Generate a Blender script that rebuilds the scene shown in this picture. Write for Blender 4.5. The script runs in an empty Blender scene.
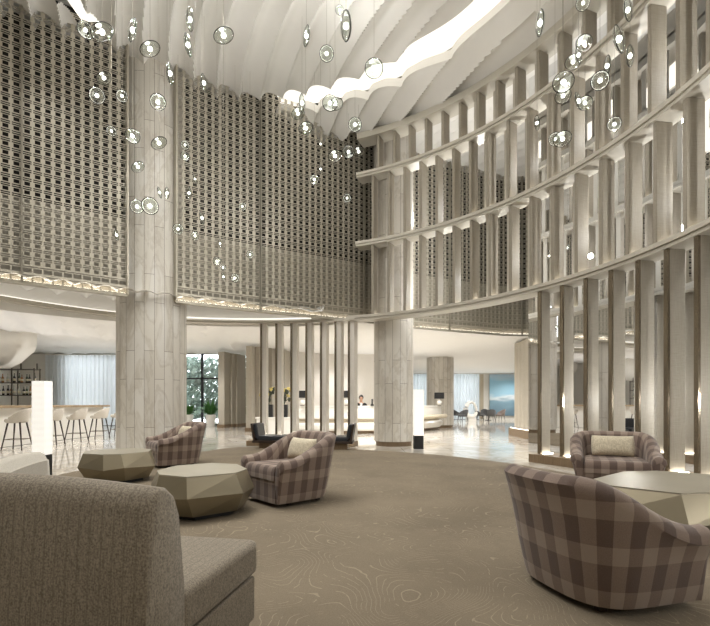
import bpy, bmesh, math, random
from math import sin, cos, pi, radians as R
from mathutils import Vector, Matrix
random.seed(7)
S = bpy.context.scene
COL = S.collection
CX, CY = -2.8, 5.8            # plan centre of the round hall

# ------------------------------------------------------------------ materials
def lin(c):
    return tuple((v/12.92 if v <= .04045 else ((v+.055)/1.055)**2.4) for v in [x/255 for x in c]) + (1,)

class NT:
    def __init__(s, name):
        s.m = bpy.data.materials.new(name); s.m.use_nodes = True
        s.t = s.m.node_tree; s.n = s.t.nodes; s.p = s.n['Principled BSDF']; s.out = s.n['Material Output']
    def add(s, typ, **kw):
        n = s.n.new(typ)
        for k, v in kw.items(): setattr(n, k, v)
        return n
    def link(s, a, b): s.t.links.new(a, b)
    def math(s, op, a, b=None, c=None):
        n = s.add('ShaderNodeMath', operation=op)
        for i, v in enumerate((a, b, c)):
            if v is None: continue
            if hasattr(v, 'is_linked'): s.link(v, n.inputs[i])
            else: n.inputs[i].default_value = v
        return n.outputs[0]
    def mix(s, f, a, b):
        n = s.add('ShaderNodeMix', data_type='RGBA')
        for sock, v in ((n.inputs[0], f), (n.inputs[6], a), (n.inputs[7], b)):
            if hasattr(v, 'is_linked'): s.link(v, sock)
            else: sock.default_value = v
        return n.outputs[2]
    def noise(s, vec, scale, detail=3, rough=.5):
        n = s.add('ShaderNodeTexNoise'); n.inputs['Scale'].default_value = scale
        n.inputs['Detail'].default_value = detail; n.inputs['Roughness'].default_value = rough
        if vec is not None: s.link(vec, n.inputs['Vector'])
        return n
    def ramp(s, f, stops):
        n = s.add('ShaderNodeValToRGB'); s.link(f, n.inputs[0]); e = n.color_ramp.elements
        while len(e) < len(stops): e.new(.5)
        for i, (p, c) in enumerate(stops):
            e[i].position = p; e[i].color = c if len(c) == 4 else lin(c)
        return n.outputs[0]
    def coord(s, which='Object'): return s.add('ShaderNodeTexCoord').outputs[which]
    def scale(s, vec, sc):
        n = s.add('ShaderNodeMapping'); n.inputs['Scale'].default_value = sc; s.link(vec, n.inputs[0]); return n.outputs[0]
    def bump(s, h, st=.2, d=.01):
        b = s.add('ShaderNodeBump'); b.inputs['Strength'].default_value = st; b.inputs['Distance'].default_value = d
        s.link(h, b.inputs['Height']); s.link(b.outputs[0], s.p.inputs['Normal'])
    def base(s, c):
        if hasattr(c, 'is_linked'): s.link(c, s.p.inputs['Base Color'])
        else: s.p.inputs['Base Color'].default_value = c
    def set(s, rough=.5, metal=0, **kw):
        s.p.inputs['Roughness'].default_value = rough; s.p.inputs['Metallic'].default_value = metal
        for k, v in kw.items(): s.p.inputs[k].default_value = v
        return s

def plain(name, c, rough=.5, metal=0, var=.06, sc=6):
    t = NT(name).set(rough, metal)
    n = t.noise(t.coord(), sc)
    a, b = lin(c), lin(tuple(max(0, min(255, x*(1-var))) for x in c))
    t.base(t.mix(n.outputs[0], a, b)); return t.m

def emit(name, c, st, sheen=None):
    t = NT(name); t.base(lin((240, 238, 230)))
    t.p.inputs['Emission Color'].default_value = lin(c); t.p.inputs['Emission Strength'].default_value = st
    if sheen:
        n = t.noise(t.scale(t.coord(), (3, 3, 40)), 3, 4)
        e = t.math('MULTIPLY_ADD', n.outputs[0], st*.55, st*.7); t.link(e, t.p.inputs['Emission Strength'])
    return t.m

def fabric(name, c1, c2, sc=160, rough=.9, rib=0):
    t = NT(name).set(rough); co = t.coord()
    n = t.noise(co, sc, 2); n2 = t.noise(t.scale(co, (60, 60, 5)), 4, 2)
    f = t.math('MULTIPLY_ADD', n2.outputs[0], .35, t.math('MULTIPLY', n.outputs[0], .65))
    col = t.ramp(f, [(.35, c2), (.62, c1)])
    if rib:
        sx = t.add('ShaderNodeSeparateXYZ'); t.link(co, sx.inputs[0])
        st = t.math('LESS_THAN', t.math('FRACT', t.math('DIVIDE', sx.outputs[0], rib)), .14)
        col = t.mix(t.math('MULTIPLY', st, .45), col, lin(c2))
    t.base(col); t.bump(n.outputs[0], .35, .004)
    t.p.inputs['Sheen Weight'].default_value = .15
    return t.m

def marble_plank():
    t = NT('marble_plank').set(.32); uv = t.coord('UV')
    mp = t.add('ShaderNodeMapping'); mp.inputs['Rotation'].default_value = (0, 0, R(90)); t.link(uv, mp.inputs[0])
    b = t.add('ShaderNodeTexBrick'); b.inputs['Scale'].default_value = 1; t.link(mp.outputs[0], b.inputs[0])
    b.inputs['Brick Width'].default_value = 1.7; b.inputs['Row Height'].default_value = .21
    b.inputs['Mortar Size'].default_value = .0045; b.inputs['Mortar Smooth'].default_value = 0; b.inputs['Bias'].default_value = 0
    b.inputs[1].default_value = lin((214, 210, 202)); b.inputs[2].default_value = lin((198, 193, 184)); b.inputs[3].default_value = lin((128, 121, 110))
    b.offset = .37; b.offset_frequency = 2
    n = t.noise(t.scale(t.coord(), (1.6, 1.6, .5)), 1.6, 8, .62); n.inputs['Distortion'].default_value = .7
    v = t.ramp(n.outputs[0], [(.43, (255, 255, 255)), (.5, (226, 221, 213)), (.53, (250, 248, 244))])
    mul = t.add('ShaderNodeMix', data_type='RGBA', blend_type='MULTIPLY'); mul.inputs[0].default_value = .7
    t.link(b.outputs[0], mul.inputs[6]); t.link(v, mul.inputs[7]); t.base(mul.outputs[2]); return t.m

def carpet_mat():
    t = NT('carpet_swirl').set(.95); co = t.coord()
    n1 = t.noise(co, 1.25, 1, .4); n1.inputs['Distortion'].default_value = .35
    wob = t.noise(co, 7, 2)
    lines = t.math('FRACT', t.math('MULTIPLY_ADD', wob.outputs[0], .9, t.math('MULTIPLY', n1.outputs[0], 40)))
    l = t.math('LESS_THAN', lines, .10)
    brk = t.noise(co, 2.2, 3); fine = t.noise(co, 13, 2)
    m = t.math('MULTIPLY', l, t.math('GREATER_THAN', t.math('MULTIPLY_ADD', fine.outputs[0], .6, t.math('MULTIPLY', brk.outputs[0], .6)), .58))
    g = t.noise(co, 220, 2); big = t.noise(co, .9, 3)
    f = t.math('MULTIPLY_ADD', g.outputs[0], .5, t.math('MULTIPLY', big.outputs[0], .5))
    basec = t.ramp(f, [(.33, (112, 100, 83)), (.66, (140, 127, 107))])
    t.base(t.mix(t.math('MULTIPLY', m, .38), basec, lin((186, 172, 148)))); t.bump(g.outputs[0], .5, .01); return t.m

def plaid():
    t = NT('plaid_wool').set(.92); uv = t.coord('UV')
    sx = t.add('ShaderNodeSeparateXYZ'); t.link(uv, sx.inputs[0])
    vx = t.math('LESS_THAN', t.math('FRACT', t.math('DIVIDE', sx.outputs[0], .17)), .52)
    vy = t.math('LESS_THAN', t.math('FRACT', t.math('DIVIDE', sx.outputs[1], .25)), .4)
    f = t.math('MULTIPLY_ADD', vx, .55, t.math('MULTIPLY', vy, .45))
    n = t.noise(t.coord(), 230, 2)
    f2 = t.math('MULTIPLY_ADD', t.math('SUBTRACT', n.outputs[0], .5), .6, f)
    t.base(t.ramp(f2, [(0, (98, 81, 73)), (.5, (131, 113, 102)), (1, (158, 142, 129))])); t.bump(n.outputs[0], .3, .004)
    t.p.inputs['Sheen Weight'].default_value = .2; return t.m

def floor_mat():
    t = NT('polished_marble_floor').set(.07); co = t.coord()
    b = t.add('ShaderNodeTexBrick'); b.inputs['Scale'].default_value = 1; t.link(co, b.inputs[0]); b.offset = 0
    b.inputs['Brick Width'].default_value = 1.2; b.inputs['Row Height'].default_value = 1.2; b.inputs['Mortar Size'].default_value = .004
    b.inputs[1].default_value = lin((230, 226, 218)); b.inputs[2].default_value = lin((224, 219, 210)); b.inputs[3].default_value = lin((170, 162, 148))
    n = t.noise(co, .9, 8, .62); n.inputs['Distortion'].default_value = 1.4
    v = t.ramp(n.outputs[0], [(.42, (255, 255, 255)), (.51, (226, 219, 208)), (.57, (252, 250, 246))])
    mul = t.add('ShaderNodeMix', data_type='RGBA', blend_type='MULTIPLY'); mul.inputs[0].default_value = .8
    t.link(b.outputs[0], mul.inputs[6]); t.link(v, mul.inputs[7]); t.base(mul.outputs[2]); return t.m

def wood(name, c1, c2, rough=.45, ax=(1, 1, 14)):
    t = NT(name).set(rough); n = t.noise(t.scale(t.coord(), ax), 3, 5, .6)
    t.base(t.ramp(n.outputs[0], [(.3, c1), (.7, c2)])); return t.m

def weave(name, c1, c2, rough=.6):
    t = NT(name).set(rough); co = t.coord()
    a = t.noise(t.scale(co, (90, 90, 3)), 2, 2); b = t.noise(t.scale(co, (4, 4, 110)), 2, 2)
    f = t.math('MULTIPLY_ADD', a.outputs[0], .5, t.math('MULTIPLY', b.outputs[0], .5))
    t.base(t.ramp(f, [(.35, c2), (.65, c1)])); return t.m

def glass(name, tint=(240, 246, 242), gloss=.12, rough=.02):
    t = NT(name); n = t.n; n.remove(t.p)
    tr = t.add('ShaderNodeBsdfTransparent'); tr.inputs[0].default_value = lin(tint)
    gl = t.add('ShaderNodeBsdfGlossy'); gl.inputs['Roughness'].default_value = rough
    lw = t.add('ShaderNodeLayerWeight'); lw.inputs[0].default_value = .35
    f = t.math('MULTIPLY_ADD', lw.outputs['Facing'], .75, gloss)
    f = t.math('MINIMUM', f, .95)
    mx = t.add('ShaderNodeMixShader'); t.link(f, mx.inputs[0]); t.link(tr.outputs[0], mx.inputs[1]); t.link(gl.outputs[0], mx.inputs[2])
    t.link(mx.outputs[0], t.out.inputs[0]); return t.m

def sheer():
    t = NT('sheer_curtain'); t.n.remove(t.p)
    d = t.add('ShaderNodeBsdfDiffuse'); d.inputs[0].default_value = lin((236, 239, 241))
    tl = t.add('ShaderNodeBsdfTranslucent'); tl.inputs[0].default_value = lin((240, 244, 247))
    mx = t.add('ShaderNodeMixShader'); mx.inputs[0].default_value = .6
    t.link(d.outputs[0], mx.inputs[1]); t.link(tl.outputs[0], mx.inputs[2])
    t.link(mx.outputs[0], t.out.inputs[0]); return t.m

def seascape():
    t = NT('seascape_painting').set(.5); co = t.coord()
    sp = t.add('ShaderNodeSeparateXYZ'); t.link(co, sp.inputs[0])
    n = t.noise(t.scale(co, (.5, .5, 1.6)), 1.6, 5)
    f = t.math('MULTIPLY_ADD', t.math('SUBTRACT', n.outputs[0], .5), .3, t.math('DIVIDE', sp.outputs[2], 3.7))
    t.base(t.ramp(f, [(0, (92, 116, 132)), (.34, (128, 160, 176)), (.42, (218, 226, 230)), (.5, (160, 202, 222)), (.75, (150, 196, 220)), (1, (216, 214, 218))]))
    return t.m

M = dict(
    ceiling=plain('white_plaster', (228, 225, 219), .75, var=.02),
    lowceil=plain('white_soffit', (240, 238, 234), .75, var=.02),
    wall=plain('cream_wall', (228, 224, 216), .7, var=.03),
    wallback=weave('woven_cream_panel', (230, 225, 216), (218, 212, 202)),
    dark=plain('void_shade', (26, 23, 19), .9),
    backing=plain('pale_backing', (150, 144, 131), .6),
    lattice=plain('champagne_lattice', (182, 175, 159), .42, .25, var=.05, sc=2),
    fin=weave('beige_fin_fabric', (184, 177, 163), (165, 157, 143)),
    finup=weave('shaded_fin_fabric', (166, 158, 144), (148, 140, 126)),  # fin fabric darkened for the upper tiers, shade put into the colour
    rail=plain('pale_lacquer', (200, 194, 181), .4, var=.03),
    bronze=plain('polished_bronze', (150, 138, 120), .22, .8, var=.12),
    bronzed=plain('dark_bronze_rim', (30, 27, 22), .35, .5),
    led=emit('warm_light_strip', (255, 246, 230), 6),
    slatfill=emit('slat_fill_glow', (255, 248, 234), 45),
    footled=emit('foot_light', (255, 248, 234), 11),
    coveled=emit('dim_light_strip', (255, 246, 230), 7),
    mirror=NT('silvered_mirror').set(.02, 1).m,
    cove=emit('cove_light', (255, 250, 240), 1.25),
    lantern=emit('paper_lantern', (255, 252, 246), .62, 1),
    bulb=emit('pendant_bulb', (255, 252, 246), 6),
    down=emit('downlight_lens', (255, 244, 222), 12),
    marble=marble_plank(), carpet=carpet_mat(), floor=floor_mat(), plaid=plaid(),
    tweed=fabric('grey_brown_tweed', (156, 145, 128), (106, 96, 82), 150, rib=.042),
    paletweed=fabric('pale_grey_tweed', (196, 190, 178), (168, 161, 148), 150),
    boucle=fabric('cream_boucle', (226, 215, 192), (190, 178, 152), 60),
    tablemetal=plain('brushed_champagne_metal', (148, 138, 116), .38, .6, var=.08, sc=3),
    tabletop=plain('brushed_table_top', (180, 173, 156), .45, .5, var=.06, sc=3),
    plinth=wood('plinth_wood', (112, 94, 72), (136, 115, 90), .4, (14, 14, 1)),
    darkwood=wood('dark_wood', (42, 31, 25), (60, 46, 36)),
    oak=wood('bar_oak', (150, 128, 100), (178, 156, 126), .4, (14, 1, 1)),
    leather=plain('dark_navy_leather', (46, 48, 54), .38, var=.15),
    greyseat=fabric('charcoal_fabric', (92, 92, 92), (66, 66, 66), 120),
    pinkseat=fabric('taupe_fabric', (142, 128, 120), (112, 100, 94), 120),
    shell=fabric('ivory_leatherette', (222, 215, 204), (206, 198, 185), 80, .6),
    black=plain('matt_black', (20, 19, 18), .6), white=plain('white_lacquer', (240, 237, 230), .3, var=.02),
    groove=plain('beige_groove', (186, 174, 152), .5),
    sheer=sheer(), glass=glass('pendant_glass', (244, 248, 245), .05), pane=glass('window_pane', (245, 248, 250), .03),
    ring=glass('glass_rim', (120, 128, 118), .35, .05),
    frame=plain('dark_window_frame', (48, 52, 56), .4), steel=plain('shelf_metal', (88, 80, 70), .4, .6),
    sea=seascape(), leaf=plain('green_leaf', (104, 164, 88), .5, var=.4, sc=9), leaf2=plain('hedge_leaf', (186, 208, 196), .6, var=.3, sc=2),
    paving=plain('pale_paving', (214, 216, 214), .8), petal=plain('yellow_petal', (226, 206, 120), .6, var=.15), stem=plain('dark_stem', (58, 62, 44), .6),
    skin=plain('skin', (206, 160, 132), .5, var=.04), hair=plain('black_hair', (24, 19, 17), .4), suit=plain('black_suit', (28, 28, 31), .7), shirt=plain('white_shirt', (236, 236, 234), .7),
    b1=plain('green_bottle_glass', (44, 62, 40), .12), b2=plain('amber_bottle_glass', (150, 100, 44), .12), b3=plain('clear_bottle_glass', (206, 208, 196), .1), b4=plain('dark_bottle_glass', (28, 24, 24), .12),
    label=plain('paper_label', (226, 216, 190), .7), cord=plain('pendant_cord', (150, 143, 128), .5),
)

# ------------------------------------------------------------------ mesh builder
class MB:
    def __init__(s): s.v = []; s.f = []; s.uv = []
    def add(s, vs, fs, uvs=None):
        o = len(s.v); s.v += [tuple(v) for v in vs]
        for i, f in enumerate(fs):
            s.f.append([o+k for k in f]); s.uv.append(uvs[i] if uvs else None)
        return s
    def box(s, c, d, rz=0, m=None):
        hx, hy, hz = d[0]/2, d[1]/2, d[2]/2
        vs = [Vector((x, y, z)) for z in (-hz, hz) for x, y in ((-hx, -hy), (hx, -hy), (hx, hy), (-hx, hy))]
        rot = m or Matrix.Rotation(rz, 3, 'Z')
        vs = [rot @ v + Vector(c) for v in vs]
        return s.add(vs, [(3, 2, 1, 0), (4, 5, 6, 7), (0, 1, 5, 4), (1, 2, 6, 5), (2, 3, 7, 6), (3, 0, 4, 7)])
    def prism(s, pts, z0, z1):
        n = len(pts)
        vs = [(x, y, z0) for x, y in pts]+[(x, y, z1) for x, y in pts]
        return s.add(vs, [tuple(range(n-1, -1, -1)), tuple(range(n, 2*n))]+[(i, (i+1) % n, n+(i+1) % n, n+i) for i in range(n)])
    def lathe(s, prof, n=24, c=(0, 0, 0), m=None, uvs=False):
        vs = []; fs = []; uv = []
        for r, z in prof:
            for k in range(n):
                a = 2*pi*k/n; p = Vector((r*cos(a), r*sin(a), z))
                vs.append((m @ p if m else p)+Vector(c))
        rr = max(r for r, z in prof)
        for i in range(len(prof)-1):
            for k in range(n):
                fs.append((i*n+k, i*n+(k+1) % n, (i+1)*n+(k+1) % n, (i+1)*n+k))
                u0, u1 = 2*pi*rr*k/n, 2*pi*rr*(k+1)/n
                uv.append([(u0, prof[i][1]), (u1, prof[i][1]), (u1, prof[i+1][1]), (u0, prof[i+1][1])])
        fs.append(tuple(range(n-1, -1, -1))); uv.append([(0, 0)]*n)
        fs.append(tuple((len(prof)-1)*n+k for k in range(n))); uv.append([(0, 0)]*n)
        return s.add(vs, fs, uv if uvs else None)
    def tube(s, pts, r, n=8, closed=False):
        pts = [Vector(p) for p in pts]; N = len(pts); rings = []
        rr = r if isinstance(r, (list, tuple)) else [r]*N
        for i, p in enumerate(pts):
            a = pts[(i-1) % N] if (closed or i > 0) else p; b = pts[(i+1) % N] if (closed or i < N-1) else p
            t = (b-a).normalized(); up = Vector((0, 0, 1)) if abs(t.z) < .95 else Vector((1, 0, 0))
            x = t.cross(up).normalized(); y = x.cross(t)
            rings.append([p+(x*cos(2*pi*k/n)+y*sin(2*pi*k/n))*rr[i] for k in range(n)])
        vs = [v for q in rings for v in q]; fs = []
        for i in range(N if closed else N-1):
            j = (i+1) % N
            fs += [(i*n+k, i*n+(k+1) % n, j*n+(k+1) % n, j*n+k) for k in range(n)]
        if not closed: fs += [tuple(range(n-1, -1, -1)), tuple((N-1)*n+k for k in range(n))]
        return s.add(vs, fs)
    def arc(s, r0, r1, z0, z1, a0, a1, n):
        """solid ring segment about the hall's centre, angles in degrees"""
        vs = []; fs = []
        for i in range(n+1):
            a = R(a0+(a1-a0)*i/n); c_, s_ = cos(a), sin(a)
            vs += [(CX+r*c_, CY+r*s_, z) for r, z in ((r0, z0), (r1, z0), (r1, z1), (r0, z1))]
        for i in range(n):
            for k in range(4):
                fs.append((i*4+k, (i+1)*4+k, (i+1)*4+(k+1) % 4, i*4+(k+1) % 4))
        fs += [(3, 2, 1, 0), tuple(n*4+k for k in range(4))]
        return s.add(vs, fs)
    def ell(s, c, r, n=16, k=10, m=None):
        return s.lathe([(max(1e-4, sin(pi*i/k))*1, -cos(pi*i/k)) for i in range(k+1)], n, c, (m or Matrix.Identity(3)) @ Matrix.Diagonal(r))
    def build(s, name, mat, parent=None, smooth=False, bevel=0, seg=2, sub=0, loc=None, fix=True):
        me = bpy.data.meshes.new(name); me.from_pydata(s.v, [], s.f)
        ul = me.uv_layers.new(name='UVMap')
        if any(u for u in s.uv):
            i = 0
            for f, u in zip(s.f, s.uv):
                for k in range(len(f)):
                    if u: ul.data[i+k].uv = u[k]
                i += len(f)
        if fix:
            b = bmesh.new(); b.from_mesh(me); bmesh.ops.recalc_face_normals(b, faces=b.faces); b.to_mesh(me); b.free()
        me.materials.append(mat)
        o = bpy.data.objects.new(name, me); COL.objects.link(o)
        if parent: o.parent = parent
        if loc: o.location = loc
        if bevel:
            md = o.modifiers.new('b', 'BEVEL'); md.width = bevel; md.segments = seg; md.limit_method = 'ANGLE'; md.angle_limit = R(40); md.harden_normals = False
        if sub:
            md = o.modifiers.new('s', 'SUBSURF'); md.levels = md.render_levels = sub
        if smooth or sub:
            for p in me.polygons: p.use_smooth = True
        elif bevel:
            for p in me.polygons: p.use_smooth = True
            me.set_sharp_from_angle(angle=R(35))
        return o

def soft(o, ang=40):
    for p in o.data.polygons: p.use_smooth = True
    o.data.set_sharp_from_angle(angle=R(ang)); return o
def tag(o, label, cat, group=None, kind=None):
    o['label'] = label; o['category'] = cat
    if group: o['group'] = group
    if kind: o['kind'] = kind
    return o
def thing(name, label, cat, loc=(0, 0, 0), rz=0, group=None):
    o = bpy.data.objects.new(name, None); COL.objects.link(o); o.location = loc; o.rotation_euler = (0, 0, rz)
    o.empty_display_size = .1
    return tag(o, label, cat, group)
def struct(o, label, cat):
    return tag(o, label, cat, kind='structure')
def copy_tree(o, parent=None):
    c = o.copy(); COL.objects.link(c)
    if parent: c.parent = parent
    for ch in list(o.children): copy_tree(ch, c)
    return c
def sm(a, b, x):
    t = max(0, min(1, (x-a)/(b-a))); return t*t*(3-2*t)
def P(r, a, z): a = R(a); return (CX+r*cos(a), CY+r*sin(a), z)
ORD = ['', 'second ', 'third ', 'fourth ', 'fifth ', 'sixth ', 'seventh ', 'eighth ', 'ninth ', 'tenth ', 'eleventh ', 'twelfth ', 'thirteenth ', 'fourteenth ', 'fifteenth ', 'sixteenth ']

# ------------------------------------------------------------------ plan curves
WALL = [(-9.3, -5), (-10.9, 0), (-10.4, 4), (-9.0, 7.0), (-6.65, 8.8), (-4.9, 10.05), (-3.03, 11.35), (0, 13.1), (1.86, 14.3), (3.8, 15.25), (5.7, 15.9), (8.6, 15.3), (10.7, 12.8), (11.4, 9), (10.8, 4), (9.6, 0), (8, -5)]
def catmull(pts, step):
    out = []
    for i in range(len(pts)-1):
        p0, p1, p2, p3 = [Vector(pts[max(0, min(len(pts)-1, k))]) for k in (i-1, i, i+1, i+2)]
        n = 24
        for j in range(n):
            t = j/n
            out.append(.5*((2*p1)+(-p0+p2)*t+(2*p0-5*p1+4*p2-p3)*t*t+(-p0+3*p1-3*p2+p3)*t**3))
    out.append(Vector(pts[-1]))
    L = [0]
    for a, b in zip(out, out[1:]): L.append(L[-1]+(b-a).length)
    res = []; j = 0; n = int(L[-1]/step)
    for k in range(n+1):
        s_ = k*step
        while j < len(L)-2 and L[j+1] < s_: j += 1
        res.append(out[j].lerp(out[j+1], (s_-L[j])/(L[j+1]-L[j])))
    return res
UNIT = .168
WP = catmull(WALL, UNIT)
def nrm(i):
    a, b = WP[max(0, i-1)], WP[min(len(WP)-1, i+1)]; t = (b-a).normalized(); return Vector((t.y, -t.x))   # towards the hall
WZ0, WZS, WZ1 = 3.5, 5.17, 9.05
def wr(ang):                       # radius of the lattice wall seen from the hall's centre
    best = None; d = Vector((cos(R(ang)), sin(R(ang)))); c = Vector((CX, CY))
    for a, b in zip(WP, WP[1:]):
        e = b-a; den = d.x*e.y-d.y*e.x
        if abs(den) < 1e-9: continue
        q = a-c; t = (q.x*e.y-q.y*e.x)/den; u = (q.x*d.y-q.y*d.x)/den
        if t > 0 and -1e-6 <= u <= 1+1e-6: best = t
    return best or 12

# ------------------------------------------------------------------ floor, shell
struct(MB().box((-1, 15, -.1), (36, 42, .2)).build('floor', M['floor']), 'polished cream marble floor of the whole lobby', 'floor')
t = thing('round_carpet', 'large round taupe carpet with fine pale swirling lines under the lounge seats', 'carpet', (CX, CY, 0))
CR = [(-15, 6.55), (0, 6.55), (92, 6.55), (99, 5.4), (107, 4.35), (124, 3.1), (142, 2.45), (165, 2.6), (190, 4), (215, 6.2), (250, 6.55), (360, 6.55)]
def cr(a):
    for (a0, r0), (a1, r1) in zip(CR, CR[1:]):
        if a0 <= a <= a1: return r0+(r1-r0)*sm(a0, a1, a)*.35+(r1-r0)*.65*(a-a0)/(a1-a0)
MB().prism([(cr(a)*cos(R(a)), cr(a)*sin(R(a))) for a in range(0, 360, 2)], .001, .021).build('pile', M['carpet'], t)
MB().box((-1, -5.2, 4.6), (36, .2, 9.2)).build('wall_front', M['wall'])
MB().box((-18.1, 10, 2), (.2, 32, 4)).build('wall_left', M['wall'])
MB().box((16.1, 15, 2), (.2, 42, 4)).build('wall_right', M['wall'])
MB().box((-1, 12, 9.5), (36, 40, .2)).build('ceiling_slab', M['ceiling'])
for n_, l_ in (('wall_front', 'cream wall behind the viewer'), ('wall_left', 'cream end wall beyond the bar'), ('wall_right', 'cream end wall beyond the screen'), ('ceiling_slab', 'upper slab above the wavy ceiling')):
    struct(bpy.data.objects[n_], l_, 'wall' if 'wall' in n_ else 'ceiling')

# back walls (openings behind the sheer curtains and the garden window)
b = MB(); b.box((-18+1.2, 25.3, 2), (2.4, .2, 4)); b.box((-10.55, 25.3, 2), (.3, .2, 4)); b.box((-4.3, 25.3, 2), (1.4, .2, 4)); b.box((-11, 25.3, 3.95), (14, .2, .2))
b.box((-3.6, 30.2, 2), (.2, 10, 4))
struct(b.build('wall_back', M['wall']), 'cream rear wall around the garden window', 'wall')
b = MB(); b.box((-.5, 35.3, 2), (6.4, .2, 4)); b.box((12.7, 35.3, 2), (6.8, .2, 4)); b.box((6, 35.3, 3.85), (7, .2, .3))
struct(b.build('wall_far', M['wall']), 'white far wall beside the sheer curtains of the lounge', 'wall')
struct(MB().box((-1.15, 21.6, 1.8), (6.1, .2, 3.6)).build('wall_reception', M['wallback']), 'woven cream wall behind the reception desk', 'wall')
struct(MB().box((-11, 34, -.12), (26, 17, .2)).build('ground', M['paving']), 'pale paving outside the garden window', 'ground')

# ------------------------------------------------------------------ lattice wall: perforated panels and their backing
def lattice(i0, i1):
    b = MB(); rows = 33; h = (WZ1-WZ0)/rows
    us = [0, .08, .23, .77, .92, 1]
    # row bands: (v0, v1, which of the 5 cells are open)
    N = [0]*5
    bandU = [(0, .03, N), (.03, .47, [0, 0, 1, 0, 0]), (.47, .54, N), (.54, .69, [0, 1, 1, 1, 0]), (.69, .77, N), (.77, .92, [0, 1, 1, 1, 0]), (.92, 1, N)]
    bandB = [(0, .12, N), (.12, .62, [0, 1, 1, 1, 0]), (.62, .72, N), (.72, .84, [1, 1, 1, 1, 1]), (.84, 1, N)]
    for i in range(i0, i1):
        p, q = WP[i], WP[i+1]; n = nrm(i)
        for r in range(rows):
            ph = ((i*37) % 5)*.0 
            for v0, v1, op in (bandB if r < 2 else bandU):
                z0, z1 = WZ0+(r+v0)*h, WZ0+(r+v1)*h
                k = 0
                while k < 5:
                    if op[k]: k += 1; continue
                    e = k
                    while e < 5 and not op[e]: e += 1
                    a, c = p.lerp(q, us[k]), p.lerp(q, us[e])
                    b.add([(a.x, a.y, z0), (c.x, c.y, z0), (c.x, c.y, z1), (a.x, a.y, z1)], [(0, 1, 2, 3)])
                    k = e
    return b
lat = thing('lattice_wall', 'tall champagne fretwork lattice wall wrapping the upper storey of the hall', 'lattice screen', (0, 0, 0))
def idx(px):                       # wall index nearest a plan bearing (tan of the angle from straight ahead)
    return min((i for i in range(len(WP)) if WP[i].y > 4), key=lambda i: abs(WP[i].x/WP[i].y-px))
cuts = [idx(-.95), idx(-.717), idx(-.485), idx(-.375), idx(-.198), idx(.02), idx(.2), idx(.36), idx(.52), idx(.75), idx(1.1)]
pairs = [(cuts[0], cuts[1]), (cuts[1], cuts[2]), (cuts[3], cuts[4]), (cuts[4], cuts[5]), (cuts[5], cuts[6]), (cuts[6], cuts[7]), (cuts[7], cuts[8]), (cuts[8], cuts[9]), (cuts[9], cuts[10])]
for a, c in pairs:
    o = lattice(a, c).build('lattice_panel', M['lattice'], lat, fix=False)
    md = o.modifiers.new('t', 'SOLIDIFY'); md.thickness = .008; md.offset = -1
    f = MB()
    for e in (a, c):
        w = WP[e]; n = nrm(e); f.box((w.x+n.x*.01, w.y+n.y*.01, (WZ0+WZ1)/2), (.035, .09, WZ1-WZ0), math.atan2(n.y, n.x)+pi/2)
    f.build('panel_edge', M['lattice'], lat)
def strip(i0, i1, off, z0, z1, th=.06):
    b = MB(); vs = []; fs = []
    for i in range(i0, i1+1):
        w = WP[i]; n = nrm(i)
        for o_ in (off, off-th):
            for z in (z0, z1): vs.append((w.x+n.x*o_, w.y+n.y*o_, z))
    m = i1-i0
    for k in range(m):
        q = k*4; fs += [(q, q+4, q+5, q+1), (q+2, q+3, q+7, q+6), (q+1, q+5, q+7, q+3), (q, q+2, q+6, q+4)]
    fs += [(0, 1, 3, 2), (m*4, m*4+2, m*4+3, m*4+1)]
    return b.add(vs, fs)
LAST = len(WP)-1
segs = [(0, cuts[2]), (cuts[2], cuts[3]), (cuts[3], LAST)]
for a, c in ((cuts[0], cuts[2]), (cuts[3], cuts[10])): strip(a, c, .02, WZ0-.05, WZ0-.005, .14).build('bottom_ledge', M['lattice'], lat)  # ledge added to keep the strip's light off the soffit
for a, c in ((0, cuts[2]), (cuts[3], LAST)): struct(strip(a, c, -.1, WZS-.03, WZS, .3).build('recess_light_block', M['dark']), 'dark strip added behind the upper lattice to block stray light', 'floor')  # added to stop light leaking up behind the lattice
struct(strip(0, LAST, -.34, WZS, 9.4).build('wall_void_shade', M['dark']), 'wall coloured dark for the unlit void behind the upper lattice', 'wall')  # darkness of the open storey put into this wall's colour
struct(strip(0, cuts[0], -.1, WZS, 9.4).build('wall_side', M['lattice']), 'plain upper wall to the side of the lattice', 'wall')
struct(strip(cuts[10], LAST, -.1, WZ0, 9.4).build('wall_side_right', M['lattice']), 'plain upper wall to the far side of the screen', 'wall')
for a, c in ((0, cuts[2]), (cuts[3], cuts[10])):
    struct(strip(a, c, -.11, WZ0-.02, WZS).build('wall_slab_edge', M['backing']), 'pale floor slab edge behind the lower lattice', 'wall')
strip(cuts[0], cuts[2], -.04, WZ0+.0, WZ0+.03, .05).build('light_strip', M['coveled'], lat)
strip(cuts[3], cuts[10], -.04, WZ0+.0, WZ0+.03, .05).build('light_strip', M['coveled'], lat)

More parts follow.
